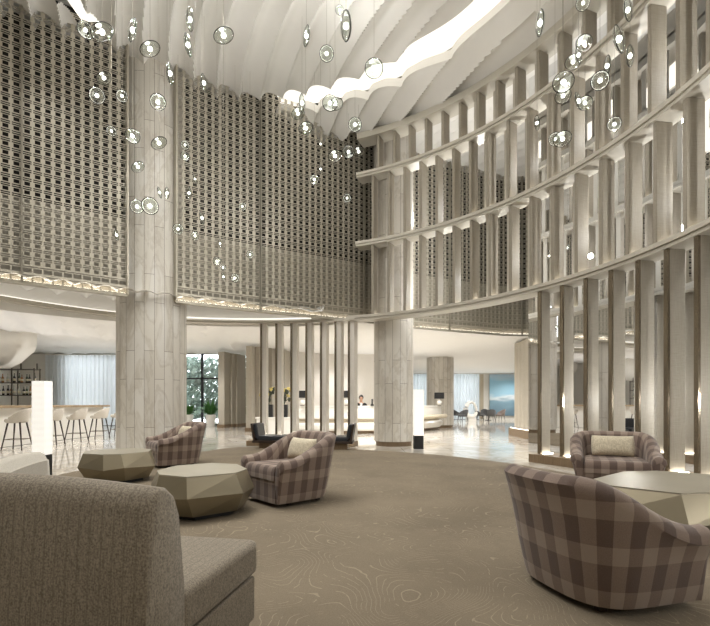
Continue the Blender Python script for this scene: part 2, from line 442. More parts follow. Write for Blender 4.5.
# ------------------------------------------------------------------ upper wavy ceiling with a curved light slot
def wave(x, y):
    u = (x+.50*(y-9)+.16*sin(y*.9+x*.25)+.035*(x+2)*(y-9))/.56
    f = u-math.floor(u)
    return .27*(f**.5)*(1-f)**1.05*2.0, u
def zc(x, y): return 8.62+wave(x, y)[0]
def ceiling_mesh(r0, r1, a0, a1, step=.045, zf=None, lip=(0, 0)):
    zf = zf or zc
    b = MB(); nr = max(2, int((r1-r0)/step)); na = int(abs(R(a1-a0))*(r0+r1)/2/step)
    vs = []; fs = []
    for i in range(nr+1):
        r = r0+(r1-r0)*i/nr
        for k in range(na+1):
            a = R(a0+(a1-a0)*k/na); x, y = CX+r*cos(a), CY+r*sin(a); vs.append((x, y, zf(x, y)))
    w = na+1
    fs = [(i*w+k, i*w+k+1, (i+1)*w+k+1, (i+1)*w+k) for i in range(nr) for k in range(na) if not (-5.55 < vs[i*w+k][0] < -5.13 and 6.5 < vs[i*w+k][1] < 10)]
    b.add(vs, fs)
    for on, i in ((lip[0], 0), (lip[1], nr)):       # turned-up edge at the slot
        if on:
            e = [vs[i*w+k] for k in range(w)]
            b.add(e+[(x, y, z+on) for x, y, z in e], [(k, k+1, w+k+1, w+k) for k in range(w-1)])
    return b
def bigceil(name, b, label):
    o = b.build(name, M['ceiling'], smooth=True, fix=False); o.data.set_sharp_from_angle(angle=R(38)); return struct(o, label, 'ceiling')
bigceil('ceiling', ceiling_mesh(2.2, 5.82, 15, 165, .03, lip=(0, .2)), 'white pleated plaster ceiling disc inside the light slot')
bigceil('ceiling', ceiling_mesh(.05, 2.2, 0, 360, .08), 'white pleated plaster ceiling above the centre')
bigceil('ceiling', ceiling_mesh(2.2, 5.82, 165, 375, .08, lip=(0, .2)), 'white pleated plaster ceiling over the near half of the hall')
bigceil('ceiling', ceiling_mesh(6.55, 7.45, -60, 92, .028, zf=lambda x, y: zc(x, y)-.32*sm(6.5, 7.35, math.hypot(x-CX, y-CY)), lip=(.2, 0)), 'white pleated plaster ceiling ring between light slot and screen')
bigceil('ceiling', ceiling_mesh(7.5, 14.6, -40, 78, .07, zf=lambda x, y: 8.78+.3*wave(x, y)[0]), 'pale ceiling beyond the curved screen')
bigceil('ceiling', ceiling_mesh(6.55, 11, 120, 300, .1, lip=(.2, 0)), 'white pleated plaster ceiling on the near side of the hall')
struct(MB().arc(5.7, 6.7, 9.0, 9.06, -70, 82.5, 80).box((-5.34, 8.0, 9.03), (.5, 3.3, .06)).build('ceiling_cove', M['cove']), 'bright curved light slot in the pleated ceiling', 'ceiling')

# ------------------------------------------------------------------ curved slatted screen
RI, RO = 7.35, 7.66
scr = thing('slatted_screen', 'tall curved screen of beige fins and rails sweeping around the right of the hall', 'screen', (CX, CY, 0))
def child(b, name, mat, **k):      # geometry above is in world coordinates: shift into the parent's frame
    b.v = [(x-CX, y-CY, z) for x, y, z in b.v]; return b.build(name, mat, scr, **k)
for z, a1 in ((3.45, 69.5), (5.42, 67.4), (7.25, 67.2)):
    b = MB(); b.arc(RI-.06, RO+.05, z-.005, z+.065, -50, a1, 90); child(b, 'rail', M['rail'])
    b = MB(); b.arc(RI-.03, RO+.05, z-.065, z-.012, -50, a1, 90); child(b, 'rail_underside', M['rail'])
b = MB(); b.arc(RI-.06, RO+.1, 8.2, 8.36, -50, 67, 90); b.arc(RI+.1, RO+.1, 8.42, 8.85, -50, 67, 90); child(b, 'top_beam', M['rail'])
L1 = [63.77, 60.18, 56.61, 53.15, 49.6, 45.95, 42.3, 38.45, 34.34, 30.35, 26.32, 22.11, 17.92, 13.71, 9.45, 5.25, 1.05, -3.1, -7.3]
L2 = [63.7, 60.1, 56.6, 53.1, 49.6, 46.0, 42.5, 38.85, 34.83, 30.83, 26.79, 22.72, 18.5, 14.42, 10.27, 6.24, 2.22, -1.9, -6]
L3 = [62.49, 58.9, 55.45, 51.9, 48.3, 44.6, 40.91, 37.03, 33.14, 29, 24.85, 20.72, 16.51, 12.5, 8.4, 4.3, .2, -3.9]
L0 = [28.65, 24.55, 20.37, 16.19, 11.93, 7.7, 3.53, -.7, -4.9, -9.1, -13.3]
def fin(a, z0, z1, th, r0=RI, r1=RO):
    b = MB(); rm = (r0+r1)/2; c = P(rm, a, (z0+z1)/2); b.box(c, (r1-r0, th, z1-z0), R(a)); return b
def flange(a, z0, z1, w=.16, r=RO):
    b = MB(); s = R(a); c = P(r, a, (z0+z1)/2); off = (w/2-.01)
    return b.box((c[0]+sin(s)*-off, c[1]+cos(s)*off, c[2]), (.025, w, z1-z0), s)
for Ls, z0, z1 in ((L1, 3.515, 5.355), (L2, 5.485, 7.185), (L3, 7.315, 8.2)):
    for a in Ls:
        child(fin(a, z0, z1, .075, RI+.02, RO-.01), 'fin', M['finup'], bevel=.008, seg=1)
    for a in Ls:
        s = R(a); b = MB(); c = P(RI+.17, a, z0+.006); b.box((c[0]+sin(s)*.07, c[1]-cos(s)*.07, c[2]), (.2, .05, .012), s)
        child(b, 'uplight', M['footled'])
        if a < 41:
            e = 1.9-.012*abs(a-20); b = MB(); q = R(a+e); c = P(RO-.012, a+e, (z0+z1)/2); b.box(c, (.02, .11, z1-z0), q); child(b, 'back_strip', M['rail'])
            b = MB(); c = P(RO-.06, a+e, z0+.006); b.box(c, (.04, .11, .012), q); child(b, 'uplight', M['footled'])
for a in L0:
    child(fin(a, .16, 3.385, .07, RI+.03, RO-.02), 'fin', M['fin'], bevel=.008, seg=1)
    child(fin(a, .16, 3.385, .074, RI, RI+.035), 'bronze_edge', M['bronze'])
    s = R(a); c = P(RI+.17, a, .166); b = MB(); b.box((c[0]+sin(s)*.075, c[1]-cos(s)*.075, c[2]), (.24, .06, .012), s); child(b, 'uplight', M['footled'])
b = MB(); b.arc(RI-.17, RO+.12, .001, .16, -50, 29.5, 70); child(b, 'plinth', M['plinth'])

MR = 8.7
ms = thing('mirror_wall', 'mirrored wall behind the curved slatted screen', 'mirror', (CX, CY, 0))
scr_, scr = scr, ms
ma = [37.5-7.5*i for i in range(10)]
for a, c_ in zip(ma, ma[1:]):
    b = MB(); p, q = P(MR, a, 0), P(MR, c_, 0); b.add([(p[0], p[1], .02), (q[0], q[1], .02), (q[0], q[1], 8.9), (p[0], p[1], 8.9)], [(0, 1, 2, 3)])
    o = child(b, 'mirror_pane', M['mirror'], fix=False); md = o.modifiers.new('t', 'SOLIDIFY'); md.thickness = .02; md.offset = 0
p, q = P(MR-.02, 37.5, 4.4), P(MR+.5, 37.5, 4.4)
scr = scr_

# freestanding run of the screen in front of the reception
mid = thing('slatted_partition', 'open partition of seven cream slats with bronze edges before the reception desk', 'screen', (CX, CY, 0))
scr_, scr = scr, mid
MIDS = [88.5, 85.15, 81.81, 78.45, 75.16, 71.9, 68.85]
for a in MIDS:
    child(fin(a-.3, .14, 3.4, .165, RI+.03, RI+.3), 'slat', M['wallback'], bevel=.008, seg=1)
    child(fin(a+.18, .14, 3.4, .055, RI, RI+.035), 'bronze_edge', M['bronze'])
for a in MIDS:
    b = MB(); c = P(RI-.09, a-.5, .147); b.box(c, (.05, .12, .012), R(a)); child(b, 'uplight', M['slatfill'])  # glowing pads added to brighten the slat faces
b = MB(); b.arc(RI-.06, RI+.42, 3.4, 3.46, 67.5, 112, 60); child(b, 'top_rail', M['rail'])
b = MB(); b.arc(RI-.25, RI+.42, .001, .14, 68.2, 91.5, 40); child(b, 'plinth', M['plinth'])
scr = scr_

# ------------------------------------------------------------------ lower soffits and ceilings
def zl(x, y):
    base = 3.42+.36*sm(0, 9, -x-.0)
    rr = math.hypot(x-CX, y-CY); base -= .42*math.exp(-((rr-11.5)/3.2)**2)*sm(4.5, 8, -x)
    amp = .17*sm(-1, -5, x)+.012
    u = (x*.9+.28*(y-12)+.25*sin(y*.45))/.8; f = u-math.floor(u)
    return base+amp*(f**.6)*(1-f)*2
angs = [-60+i*1.0 for i in range(0, 301)]
def bound(a):
    w = wr(a); return max(7.62, w-.14) if a > 50 and a < 130 or w < 7.6 else w-.14
b = MB(); vs = []; fs = []; NRR = 120
for a in angs:
    r0 = bound(a)
    for k in range(NRR+1):
        t_ = k/NRR; r = r0+(34-r0)*t_**1.3; x, y = CX+r*cos(R(a)), CY+r*sin(R(a)); vs.append((x, y, zl(x, y)))
w = NRR+1
for i in range(len(angs)-1):
    for k in range(NRR):
        f = (i*w+k, i*w+k+1, (i+1)*w+k+1, (i+1)*w+k)
        cx_, cy_ = (sum(vs[q][0] for q in f)/4, sum(vs[q][1] for q in f)/4)
        if (cx_ < -3.6 and cy_ > 25.4) or cy_ > 35.4 or cx_ < -18.3 or cx_ > 16.3 or cy_ < -5.2: continue
        fs.append(f)
b.add(vs, fs)
o = b.build('ceiling_lower', M['lowceil'], smooth=True, fix=False); o.data.set_sharp_from_angle(angle=R(38)); struct(o, 'white rippled lower ceiling over bar, reception and lounge', 'ceiling')
# curved fascia at the edge of the lower ceiling, and the raised scalloped soffit between it and the lattice
vs = []; fs = []; A0, A1 = 112, 190
for i in range(99):
    a = A0+(A1-A0)*i/98; z = 3.44+.16*sm(108, 150, a)
    for r, dz in ((7.42, 0), (7.62, 0), (7.62, .1), (7.42, .1)): vs.append(P(r, a, z+dz))
for i in range(98):
    for k in range(4): fs.append((i*4+k, i*4+4+k, i*4+4+(k+1) % 4, i*4+(k+1) % 4))
struct(MB().add(vs, fs).build('trim_1', M['rail']), 'curved pale fascia edging the lower ceiling', 'trim')
b = MB(); vs_ = []; fs_ = []
for i in range(99):
    a = 78+(A1-78)*i/98; z = 3.545+.16*sm(108, 150, a)
    for r, dz in ((7.45, 0), (7.55, 0), (7.55, .02), (7.45, .02)): vs_.append(P(r, a, z+dz))
for i in range(98):
    for k in range(4): fs_.append((i*4+k, i*4+4+k, i*4+4+(k+1) % 4, i*4+(k+1) % 4))
struct(b.add(vs_, fs_).build('trim_4', M['cove']), 'light strip on top of the curved fascia', 'trim')
vs = []; fs = []; an = [74+i*.4 for i in range(0, 290)]; Kn = 26
for a in an:
    r0 = max(1.5, wr(a)-.12)
    for k in range(Kn+1):
        r = r0+(max(r0+.01, 7.6)-r0)*k/Kn; x, y = CX+r*cos(R(a)), CY+r*sin(R(a))
        u = (a*.1309)/.62; f = u-math.floor(u); vs.append((x, y, 3.56+.32*sm(0, .7, k/Kn)+.16*abs(sin(pi*f))*(.35+.65*k/Kn)))
w = Kn+1
for i in range(len(an)-1):
    for k in range(Kn):
        q = vs[i*w+k]
        if math.hypot(q[0]+4.8, q[1]-11.12) > .86: fs.append((i*w+k, i*w+k+1, (i+1)*w+k+1, (i+1)*w+k))
o = MB().add(vs, fs).build('ceiling_soffit', M['lowceil'], smooth=True, fix=False); struct(o, 'scalloped white soffit tucked behind the lattice foot', 'ceiling')

struct(MB().arc(7.62, 7.7, 3.36, 4.4, 73, 200, 90).build('trim_3', M['lowceil']), 'upright band added behind the curved fascia to stop stray light', 'trim')  # band added to shut sky light off the soffit

# ------------------------------------------------------------------ marble columns
def column(x, y, r, z1, label, foot=True):
    b = MB(); b.lathe([(r, .13 if foot else .0), (r, z1)], 48, (x, y, 0), uvs=True)
    o = b.build('column', M['marble'], None); soft(o); struct(o, label, 'column')
    if foot: MB().lathe([(r-.05, .0), (r-.05, .13)], 48, (x, y, 0)).build('column_base', M['plinth'], o, smooth=False)
    return o
wc = WP[(cuts[2]+cuts[3])//2]
column(-4.80, 11.12, .77, 9.4, 'tall marble plank column standing between the lattice panels')
column(1.08, 13.15, .55, 9.4, 'round marble column beside the white lantern at the hall edge')
column(4.2, 23.2, .66, 3.6, 'round marble column behind the end of the reception desk')
b = MB()
for s_, i in ((1, cuts[2]), (1, cuts[3])):
    w = WP[i]; n = nrm(i); b.box((w.x-n.x*.16, w.y-n.y*.16, 4.33), (.06, .28, 1.66), math.atan2(n.y, n.x)+pi/2)
    b.box((w.x-n.x*.16, w.y-n.y*.16, 7.15), (.06, .3, 4.0), math.atan2(n.y, n.x)+pi/2)
struct(b.build('trim_2', M['lattice']), 'side returns of the lattice beside the marble column', 'trim')

# ------------------------------------------------------------------ glass disc pendants
def lens_mesh(d): 
    return MB().ell((0, 0, 0), (d/2, d/2, d*.17), 20, 10)
# bearing (x/y), elevation (z-1.15)/y, apparent size, orientation: f faces the room, e edge-on, s slanted
PEND = [(85.5,30,15,'f'),(102,32,22,'s'),(132.5,30,21,'e'),(150,49,20,'s'),(170,73.5,19,'e'),(104,78,15,'s'),(97,95.5,15,'f'),(122,96,11,'f'),(158,102,15,'f'),(190,19.5,20,'e'),(188,45,20,'e'),(223.6,35.5,20,'s'),(204,83,16,'e'),
 (306.4,36,18,'e'),(326.7,53.6,14,'f'),(346,26,25,'e'),(339.5,10,7,'f'),(374,68.5,18,'f'),(302,103,16,'e'),(330,103,15,'f'),(336,104,14,'s'),(111.4,131,9,'f'),(132.5,136,14,'f'),(159,143,16,'s'),(138,167,13,'s'),(159.6,192.6,11,'e'),(167,193,11,'e'),(137,206.5,13,'f'),(150,206,16,'f'),
 (185,145,8,'f'),(185,156,9,'f'),(195,179,9,'e'),(189,193,12,'e'),(202,218,12,'e'),(242.4,206.5,7,'f'),(178,229,10,'f'),(195,236,8,'f'),(220,243.5,9,'e'),(217,261,8,'f'),(223,267.5,6,'f'),(223.5,276.6,8,'e'),(235,278,8,'f'),(250,254.5,7,'f'),(116.6,235,11,'e'),
 (298,113.7,13,'s'),(305.7,128,15,'s'),(320.6,144,8,'e'),(335,156,14,'s'),(348.4,151.7,12,'f'),(358.6,151.7,12,'s'),(355,124.6,13,'f'),(320.6,169,8,'e'),(314.3,179.6,9,'f'),(347,198,8,'f'),
 (540,23,22,'e'),(583,3,13,'f'),(628,10,20,'e'),(619,39,26,'e'),(630,56,19,'e'),(584,42.7,15,'f'),(578.6,55,15,'e'),(573,62,15,'s'),(563.4,82,20,'f'),(563,96,15,'s'),(600,80.6,17,'f'),(607,66,18,'e'),(578.6,101,17,'e'),(585,103,14,'s'),(537,123,13,'e'),(555,139,12,'f'),(562.5,139,17,'s'),(614.4,124,13,'f')]
def wall_d(k):
    best = 99
    for i in range(len(WP)-1):
        if WP[i].y < 4: continue
        a, c = WP[i].x/WP[i].y, WP[i+1].x/WP[i+1].y
        if a <= k <= c: best = min(best, WP[i].y)
    aa = k*k+1; bb = -2*(k*CX+CY); cc = CX*CX+CY*CY-(RI-.2)**2
    if k > 0: best = min(best, (-bb+math.sqrt(bb*bb-4*aa*cc))/(2*aa))
    return best
def zone(px, py):
    if px > 500 and py > 320-px*.5: return 'before the curved screen'
    if 126 <= px <= 176 and py > 46: return 'before the tall column'
    wt = 8+(px-20)*.375 if px < 370 else 140
    if py < wt: return 'under the pleated ceiling'
    return 'before the lattice left of the column' if px < 126 else ('before the lattice right of the column' if px < 262 else 'before the lattice near the screen')
rows_ = {}; PLACED = []
for p in PEND: rows_.setdefault((zone(p[0], p[1]), p[3]), []).append(p)
protos = {}
KIND = {'f': 'round glass pendant', 'e': 'edge-on glass pendant', 's': 'slanted glass pendant'}
for key, lst in rows_.items():
    lst.sort(key=lambda p: p[1])
    for rank, (px, py, sz, kd) in enumerate(lst):
        k, el = (px-355)/470, (404-py)/470
        size = .31 if sz >= 12 else .24
        d0 = max(6.0, min(470*size/sz, wall_d(k)-.55)); d = d0
        for tr in range(40):
            D = sz*d/470; x, y, z = k*d, d, 1.15+el*d
            if z < 8.2 and all(math.hypot(x-u[0], y-u[1]) > (D+u[2])/2+.06 for u in PLACED): break
            d = d0*random.uniform(.72, 1.0)
        if z > 8.3: z = 8.3; d = (z-1.15)/el; x, y = k*d, d
        PLACED.append((x, y, D))
        lab = f"{KIND[kd]} {key[0]}, {ORD[rank]}highest there" if len(lst) > 1 else f"the one {KIND[kd]} {key[0]}"
        t = thing('glass_pendant', lab, 'pendant light', (x, y, z), 0, 'glass disc pendants hanging across the hall')
        v = Vector((-x, -y, 1.15-z)).normalized(); q = v.to_track_quat('Z', 'Y')
        if kd == 'f': q = Matrix.Rotation(R(random.uniform(8, 26)), 3, Vector((random.gauss(0, 1), random.gauss(0, 1), 0)).normalized()).to_quaternion() @ q
        elif kd == 'e': q = Matrix.Rotation(R(random.uniform(-14, 8)), 3, Vector((x, y, 0)).normalized()).to_quaternion() @ Matrix.Rotation(R(random.choice((72, 76, -74))), 3, 'Z').to_quaternion() @ Vector((-x, -y, .0)).normalized().to_track_quat('Z', 'Y')
        else: q = Matrix.Rotation(R(random.choice((46, 52, 48))), 3, Vector((x/y*0+.75, .2, .65)).normalized()).to_quaternion() @ q
        if 'L' not in protos:
            protos['L'] = lens_mesh(1.0).build('glass_disc', M['glass'], t, smooth=True)
            protos['R'] = MB().tube([(.5*cos(2*pi*i/36), .5*sin(2*pi*i/36), 0) for i in range(36)], .02, 6, True).build('rim', M['bronzed'], t, smooth=True)
            protos['B'] = MB().ell((0, 0, 0), (.125, .125, .11), 14, 8).build('bulb', M['bulb'], t, smooth=True)
            parts = [protos['L'], protos['R'], protos['B']]
        else:
            parts = []
            for kk in 'LRB':
                c = protos[kk].copy(); c.parent = t; COL.objects.link(c); parts.append(c)
        for c in parts:
            c.scale = (D, D, D); c.rotation_mode = 'QUATERNION'; c.rotation_quaternion = q
        top = 8.66-z
        MB().tube([(0, 0, D*.42 if kd == 'e' else D*.40), (0, 0, top)], .0022, 5).build('cord', M['cord'], t)

# ------------------------------------------------------------------ armchairs
def tub_chair(name, label, loc, rz, W=.98, Dp=.9, H=.79, A=.52):
    t = thing(name, label, 'armchair', loc, rz)
    rx, ry = W/2, .46
    path = []
    yf, yb = -Dp/2, Dp/2
    for i in range(10): path.append(Vector((-W/2, yf+(yb-ry-yf)*i/10)))
    for i in range(31):
        a = pi-pi*i/30; e = .72
        path.append(Vector((rx*math.copysign(abs(cos(a))**e, cos(a)), yb-ry+ry*abs(sin(a))**e)))
    for i in range(10): path.append(Vector((W/2, yb-ry-(yb-ry-yf)*(i+1)/10)))
    n = len(path); L = [0]
    for a, c in zip(path, path[1:]): L.append(L[-1]+(c-a).length)
    secs = []; uvs = []
    for i, p in enumerate(path):
        a, c = path[max(0, i-1)], path[min(n-1, i+1)]; tg = (c-a).normalized(); inn = Vector((tg.y, -tg.x))
        s_ = 1-abs(2*L[i]/L[-1]-1); h = A+(H-A)*sm(.04, .74, s_); lean = .06*sm(.3, .9, s_)
        prof = [(.10, .045), (.085, .09), (.045, .28), (.01, .48 if h > .56 else h-.1), (-.005-lean*.6, h-.09), (.0-lean, h-.045), (.03-lean, h-.012), (.07-lean, h), (.115-lean, h-.016), (.14-lean, h-.06), (.15-lean*.6, h-.14), (.16, .33), (.16, .2)]
        secs.append([Vector((p.x+inn.x*o_, p.y+inn.y*o_, z)) for o_, z in prof])
        v = 0; uu = [0]
        for q in range(1, len(prof)):
            v += math.hypot(prof[q][0]-prof[q-1][0], prof[q][1]-prof[q-1][1]); uu.append(v)
        uvs.append([(L[i], q) for q in uu])
    def shrink(sec, f, dy):
        c = sum(sec, Vector())/len(sec); return [c+(q-c)*Vector((f, 1, f if q.z > .25 else 1)) + Vector((0, dy, 0)) for q in sec]
    first = [shrink(secs[0], .55, -.035), shrink(secs[0], .88, -.022)]
    last = [shrink(secs[-1], .88, -.022), shrink(secs[-1], .55, -.035)]
    secs = first+secs+last; uvs = [[(u-.05, v) for u, v in uvs[0]], [(u-.03, v) for u, v in uvs[0]]]+uvs+[[(u+.03, v) for u, v in uvs[-1]], [(u+.05, v) for u, v in uvs[-1]]]
    m = len(secs[0]); b = MB(); fs = []; fu = []
    for i in range(len(secs)-1):
        for k in range(m-1):
            fs.append((i*m+k, i*m+k+1, (i+1)*m+k+1, (i+1)*m+k)); fu.append([uvs[i][k], uvs[i][k+1], uvs[i+1][k+1], uvs[i+1][k]])
    e = (len(secs)-1)*m
    for o_, i in ((0, 0), (e, -1)):
        fs.append(tuple(o_+k for k in range(m))); fu.append([(uvs[i][k][0]+secs[i][k].x-secs[i][0].x, secs[i][k].z) for k in range(m)])
    b.add([v for s_ in secs for v in s_], fs, fu)
    soft(b.build('tub_shell', M['plaid'], t), 60)
    # seat block following the inside of the shell
    ins = []
    for i in range(0, n, 2):
        p = path[i]; a, c = path[max(0, i-1)], path[min(n-1, i+1)]; tg = (c-a).normalized(); inn = Vector((tg.y, -tg.x)); ins.append(p+inn*.145)
    ins[0].y -= .03; ins[-1].y -= .03
    def block(z0, z1, k, nm, dy, mt):
        b = MB(); nn = len(ins); vs = []; c = Vector((0, 0))
        rings = [(z0, 1), (z1-k, 1), (z1-k*.3, 1-k*.4), (z1, 1-k*1.4)]
        for z, f in rings: vs += [(p.x*f, (p.y+dy)*f, z+ (0.012*(1-(p.x/(W/2))**2) if z == z1 else 0)) for p in ins]
        fs = []; fu = []
        for r_ in range(len(rings)-1):
            for i in range(nn):
                j = (i+1) % nn; fs.append((r_*nn+i, r_*nn+j, (r_+1)*nn+j, (r_+1)*nn+i))
                fu.append([(vs[q][0], vs[q][2]) for q in fs[-1]])
        fs.append(tuple(3*nn+i for i in range(nn))); fu.append([(vs[q][0], vs[q][1]+.45) for q in fs[-1]])
        fs.append(tuple(i for i in range(nn-1, -1, -1))); fu.append([(vs[q][0], vs[q][1]) for q in fs[-1]])
        b.add(vs, fs, fu); return soft(b.build(nm, mt, t), 50)
    block(.045, .29, .02, 'seat_base', .004, M['plaid'])
    block(.295, .44, .06, 'seat_cushion', -.012, M['plaid'])
    for sx in (-1, 1):
        for sy in (-1, 1):
            MB().box((sx*W*.27, -.03+sy*Dp*.24, .026), (.05, .05, .05), 0).build('foot', M['darkwood'], t, bevel=.006)
    return t
def cushion(label, loc, rz, w=.5, h=.26, tilt=18, d=.15):
    b = MB(); n = 14; vs = []; fs = []
    for sgn in (1, -1):
        for i in range(n+1):
            for k in range(n+1):
                u, v = 2*i/n-1, 2*k/n-1
                th = d/2*((1-abs(u)**3.2)*(1-abs(v)**3.2))**.55
                px = w/2*u*(1-.05*(1-v*v)*0-.04*(v*v)*abs(u)); pz = h/2*v*(1+.06*abs(u)**4)
                vs.append((px, sgn*th, pz))
    w_ = n+1; N = w_*w_
    for s_ in (0, 1):
        for i in range(n):
            for k in range(n):
                q = (s_*N+i*w_+k, s_*N+i*w_+k+1, s_*N+(i+1)*w_+k+1, s_*N+(i+1)*w_+k); fs.append(q if s_ else q[::-1])
    b.add(vs, fs)
    o = b.build('cushion', M['boucle'], None, smooth=True)
    bm = bmesh.new(); bm.from_mesh(o.data); bmesh.ops.remove_doubles(bm, verts=bm.verts, dist=.0006); bmesh.ops.recalc_face_normals(bm, faces=bm.faces); bm.to_mesh(o.data); bm.free()
    o.location = loc; o.rotation_euler = (R(-tilt), 0, rz); return tag(o, label, 'cushion', 'cream cushions on the armchairs')
def place_chair(label, x, y, rz, clabel, **kw):
    t = tub_chair('armchair', label, (x, y, .022), rz, **kw)
    if clabel:
        m = Matrix.Rotation(rz, 3, 'Z') @ Vector((0, .13, 0)); cushion(clabel, (x+m.x, y+m.y, .022+.455+.13), rz)
    return t
place_chair('plaid tub armchair with its back to us at the right', 1.41, 2.86, R(106), None, W=.98, Dp=.74, H=.745, A=.475)
place_chair('plaid tub armchair with white cushion beside the larger bronze table', -.74, 5.6, R(-48), 'small white cushion on the armchair in the middle of the carpet', W=.92, Dp=.84)
place_chair('plaid tub armchair with small cushion by the marble column', -3.3, 8.75, R(-52), 'small white cushion on the armchair by the marble column', W=.93, Dp=.86)
place_chair('plaid tub armchair with long cushion against the curved screen plinth', 3.3, 6.0, R(-24), 'long cream cushion on the armchair by the curved screen', W=1.0, H=.76)

# ------------------------------------------------------------------ faceted bronze tables
def gem_table(label, loc, rz, rx, ry, h, jit, n=8):
    rnd = random.Random(jit); t = thing('coffee_table', label, 'table', loc, rz, )
    an = [2*pi*(i+rnd.uniform(-.22, .22))/n for i in range(n)]
    def ring(f, z, sh=0, jz=0): return [(rx*f*cos(a+sh), ry*f*sin(a+sh), z+rnd.uniform(-jz, jz)) for a in an]
    top = ring(.86, h); gird = ring(1.0, h*.55, .06, h*.05); low = ring(.80, .05, .12); 
    b = MB(); vs = low+gird+top; fs = []
    for r_ in (0, 1):
        for i in range(n):
            a, c, d, e = r_*n+i, r_*n+(i+1) % n, (r_+1)*n+(i+1) % n, (r_+1)*n+i
            fs += [(a, c, d, e)]
    fs.append(tuple(range(n-1, -1, -1)))
    b.add(vs, fs); b.add(top, [tuple(range(n))])
    b.build('faceted_body', M['tablemetal'], t)
    MB().prism([(x, y) for x, y, z in top], h, h+.012).build('table_top', M['tabletop'], t)
    MB().prism([(x*.82, y*.82) for x, y, z in low], .0, .05).build('base', M['black'], t)
    return t
gem_table('larger faceted bronze coffee table next to the grey sofa', (-1.6, 4.95, .022), R(10), .53, .62, .43, 3)
gem_table('smaller faceted bronze coffee table behind the first one, by the lantern', (-3.5, 6.95, .022), R(40), .55, .56, .42, 5)
gem_table('wide faceted bronze table cut off at the right edge', (2.85, 4.15, .022), R(25), .9, .68, .44, 8)

# ------------------------------------------------------------------ sofas
def sofa(label, loc, rz, W, mat, dp=1.08, hb=.88):
    """faces +y, backrest at y = 0"""
    t = thing('sofa', label, 'sofa', loc, rz)
    b = MB(); n = 12; prof = []
    prof = [(0, .06), (.0, .3), (.012, .55), (.03, hb-.08), (.05, hb-.03), (.09, hb-.005), (.14, hb-.012), (.19, hb-.05), (.215, hb-.11), (.25, .47), (.26, .06)]
    vs = []; fs = []; m = len(prof); xs = [-W/2, -W/2+.015]+[-W/2+W*i/n for i in range(1, n)]+[W/2-.015, W/2]
    for j, x in enumerate(xs):
        e = .012 if j in (0, len(xs)-1) else 0
        arch = .035*(1-(2*x/W)**2)
        for i, (y, z) in enumerate(prof):
            top = sm(.45, hb, z); vs.append((x, y+(e if y < .1 else -e), z+arch*top-e*top))
    for j in range(len(xs)-1):
        for i in range(m): fs.append((j*m+i, j*m+(i+1) % m, (j+1)*m+(i+1) % m, (j+1)*m+i))
    fs += [tuple(range(m)), tuple((len(xs)-1)*m+i for i in range(m-1, -1, -1))]
    b.add(vs, fs); soft(b.build('backrest', mat, t), 50)
    MB().box((0, .225+(dp-.225)/2, .37), (W, dp-.225, .17)).build('seat_cushion', mat, t, bevel=.035, seg=3)
    MB().box((0, .25+(dp-.27)/2, .175), (W-.012, dp-.29, .215)).build('seat_base', mat, t, bevel=.012)
    MB().box((0, dp/2, .033), (W-.06, dp-.1, .066)).build('base', mat, t)
    return t
sofa('grey brown tweed armless sofa seen from behind at the near left', (-1.315, 1.58, .022), R(-11), 1.34, M['tweed'], dp=.92, hb=.855)
sofa('pale grey sofa half hidden beyond the tweed sofa at the left edge', (-2.95, 4.25, .022), R(108), 1.3, M['paletweed'], hb=.64)

# ------------------------------------------------------------------ glowing lanterns
def lantern(label, x, y, s=.33, z0=.0):
    t = thing('lantern', label, 'lamp', (x, y, z0), 0, 'tall glowing floor lanterns')
    MB().prism([(sx*(s/2-.0), sy*(s/2)) for sx, sy in ((-1, -1), (1, -1), (1, 1), (-1, 1))], 0, .34).build('base', M['black'], t, bevel=.01)
    b = MB(); ring = []
    for i in range(25):
        z = .345+1.17*i/24; f = s/2*(1.0+(.012 if i % 2 else -.008)); ring.append([(sx*f, sy*f, z) for sx, sy in ((-1, -1), (1, -1), (1, 1), (-1, 1))])
    vs = [v for r in ring for v in r]; fs = []
    for i in range(24): fs += [(i*4+k, i*4+(k+1) % 4, i*4+4+(k+1) % 4, i*4+4+k) for k in range(4)]
    fs += [(3, 2, 1, 0), (96, 97, 98, 99)]
    b.add(vs, fs).build('shade', M['lantern'], t)
lantern('tall white glowing lantern behind the pale sofa near the bar', -4.99, 7.5, .2, .0)
lantern('tall white glowing lantern at the foot of the round marble column', 1.63, 12.1, .24)

# ------------------------------------------------------------------ dark leather seats before the partition, dark armchairs behind the screen
def dark_seat(label, x, y, rz):
    t = thing('leather_chair', label, 'chair', (x, y, .0), rz)
    MB().box((0, .02, .10), (.55, .46, .15)).build('plinth', M['plinth'], t, bevel=.004)
    MB().box((.06, 0, .20), (.95, .66, .06)).build('tray', M['darkwood'], t, bevel=.006)
    MB().box((.1, 0, .285), (.8, .62, .12)).build('seat_cushion', M['leather'], t, bevel=.03, seg=3)
    m = Matrix.Rotation(R(-9), 3, 'Y')
    MB().box((-.40, 0, .43), (.05, .68, .46), m=m).build('back_shell', M['darkwood'], t, bevel=.008)
    MB().box((-.325, 0, .46), (.10, .62, .38), m=m).build('backrest', M['leather'], t, bevel=.03, seg=3)
dark_seat('dark leather lounge seat on a wood plinth, left end of the slatted partition', -2.15, 12.15, R(-6))
dark_seat('dark leather lounge seat on a wood plinth, behind the middle armchair', -.45, 11.85, R(176))
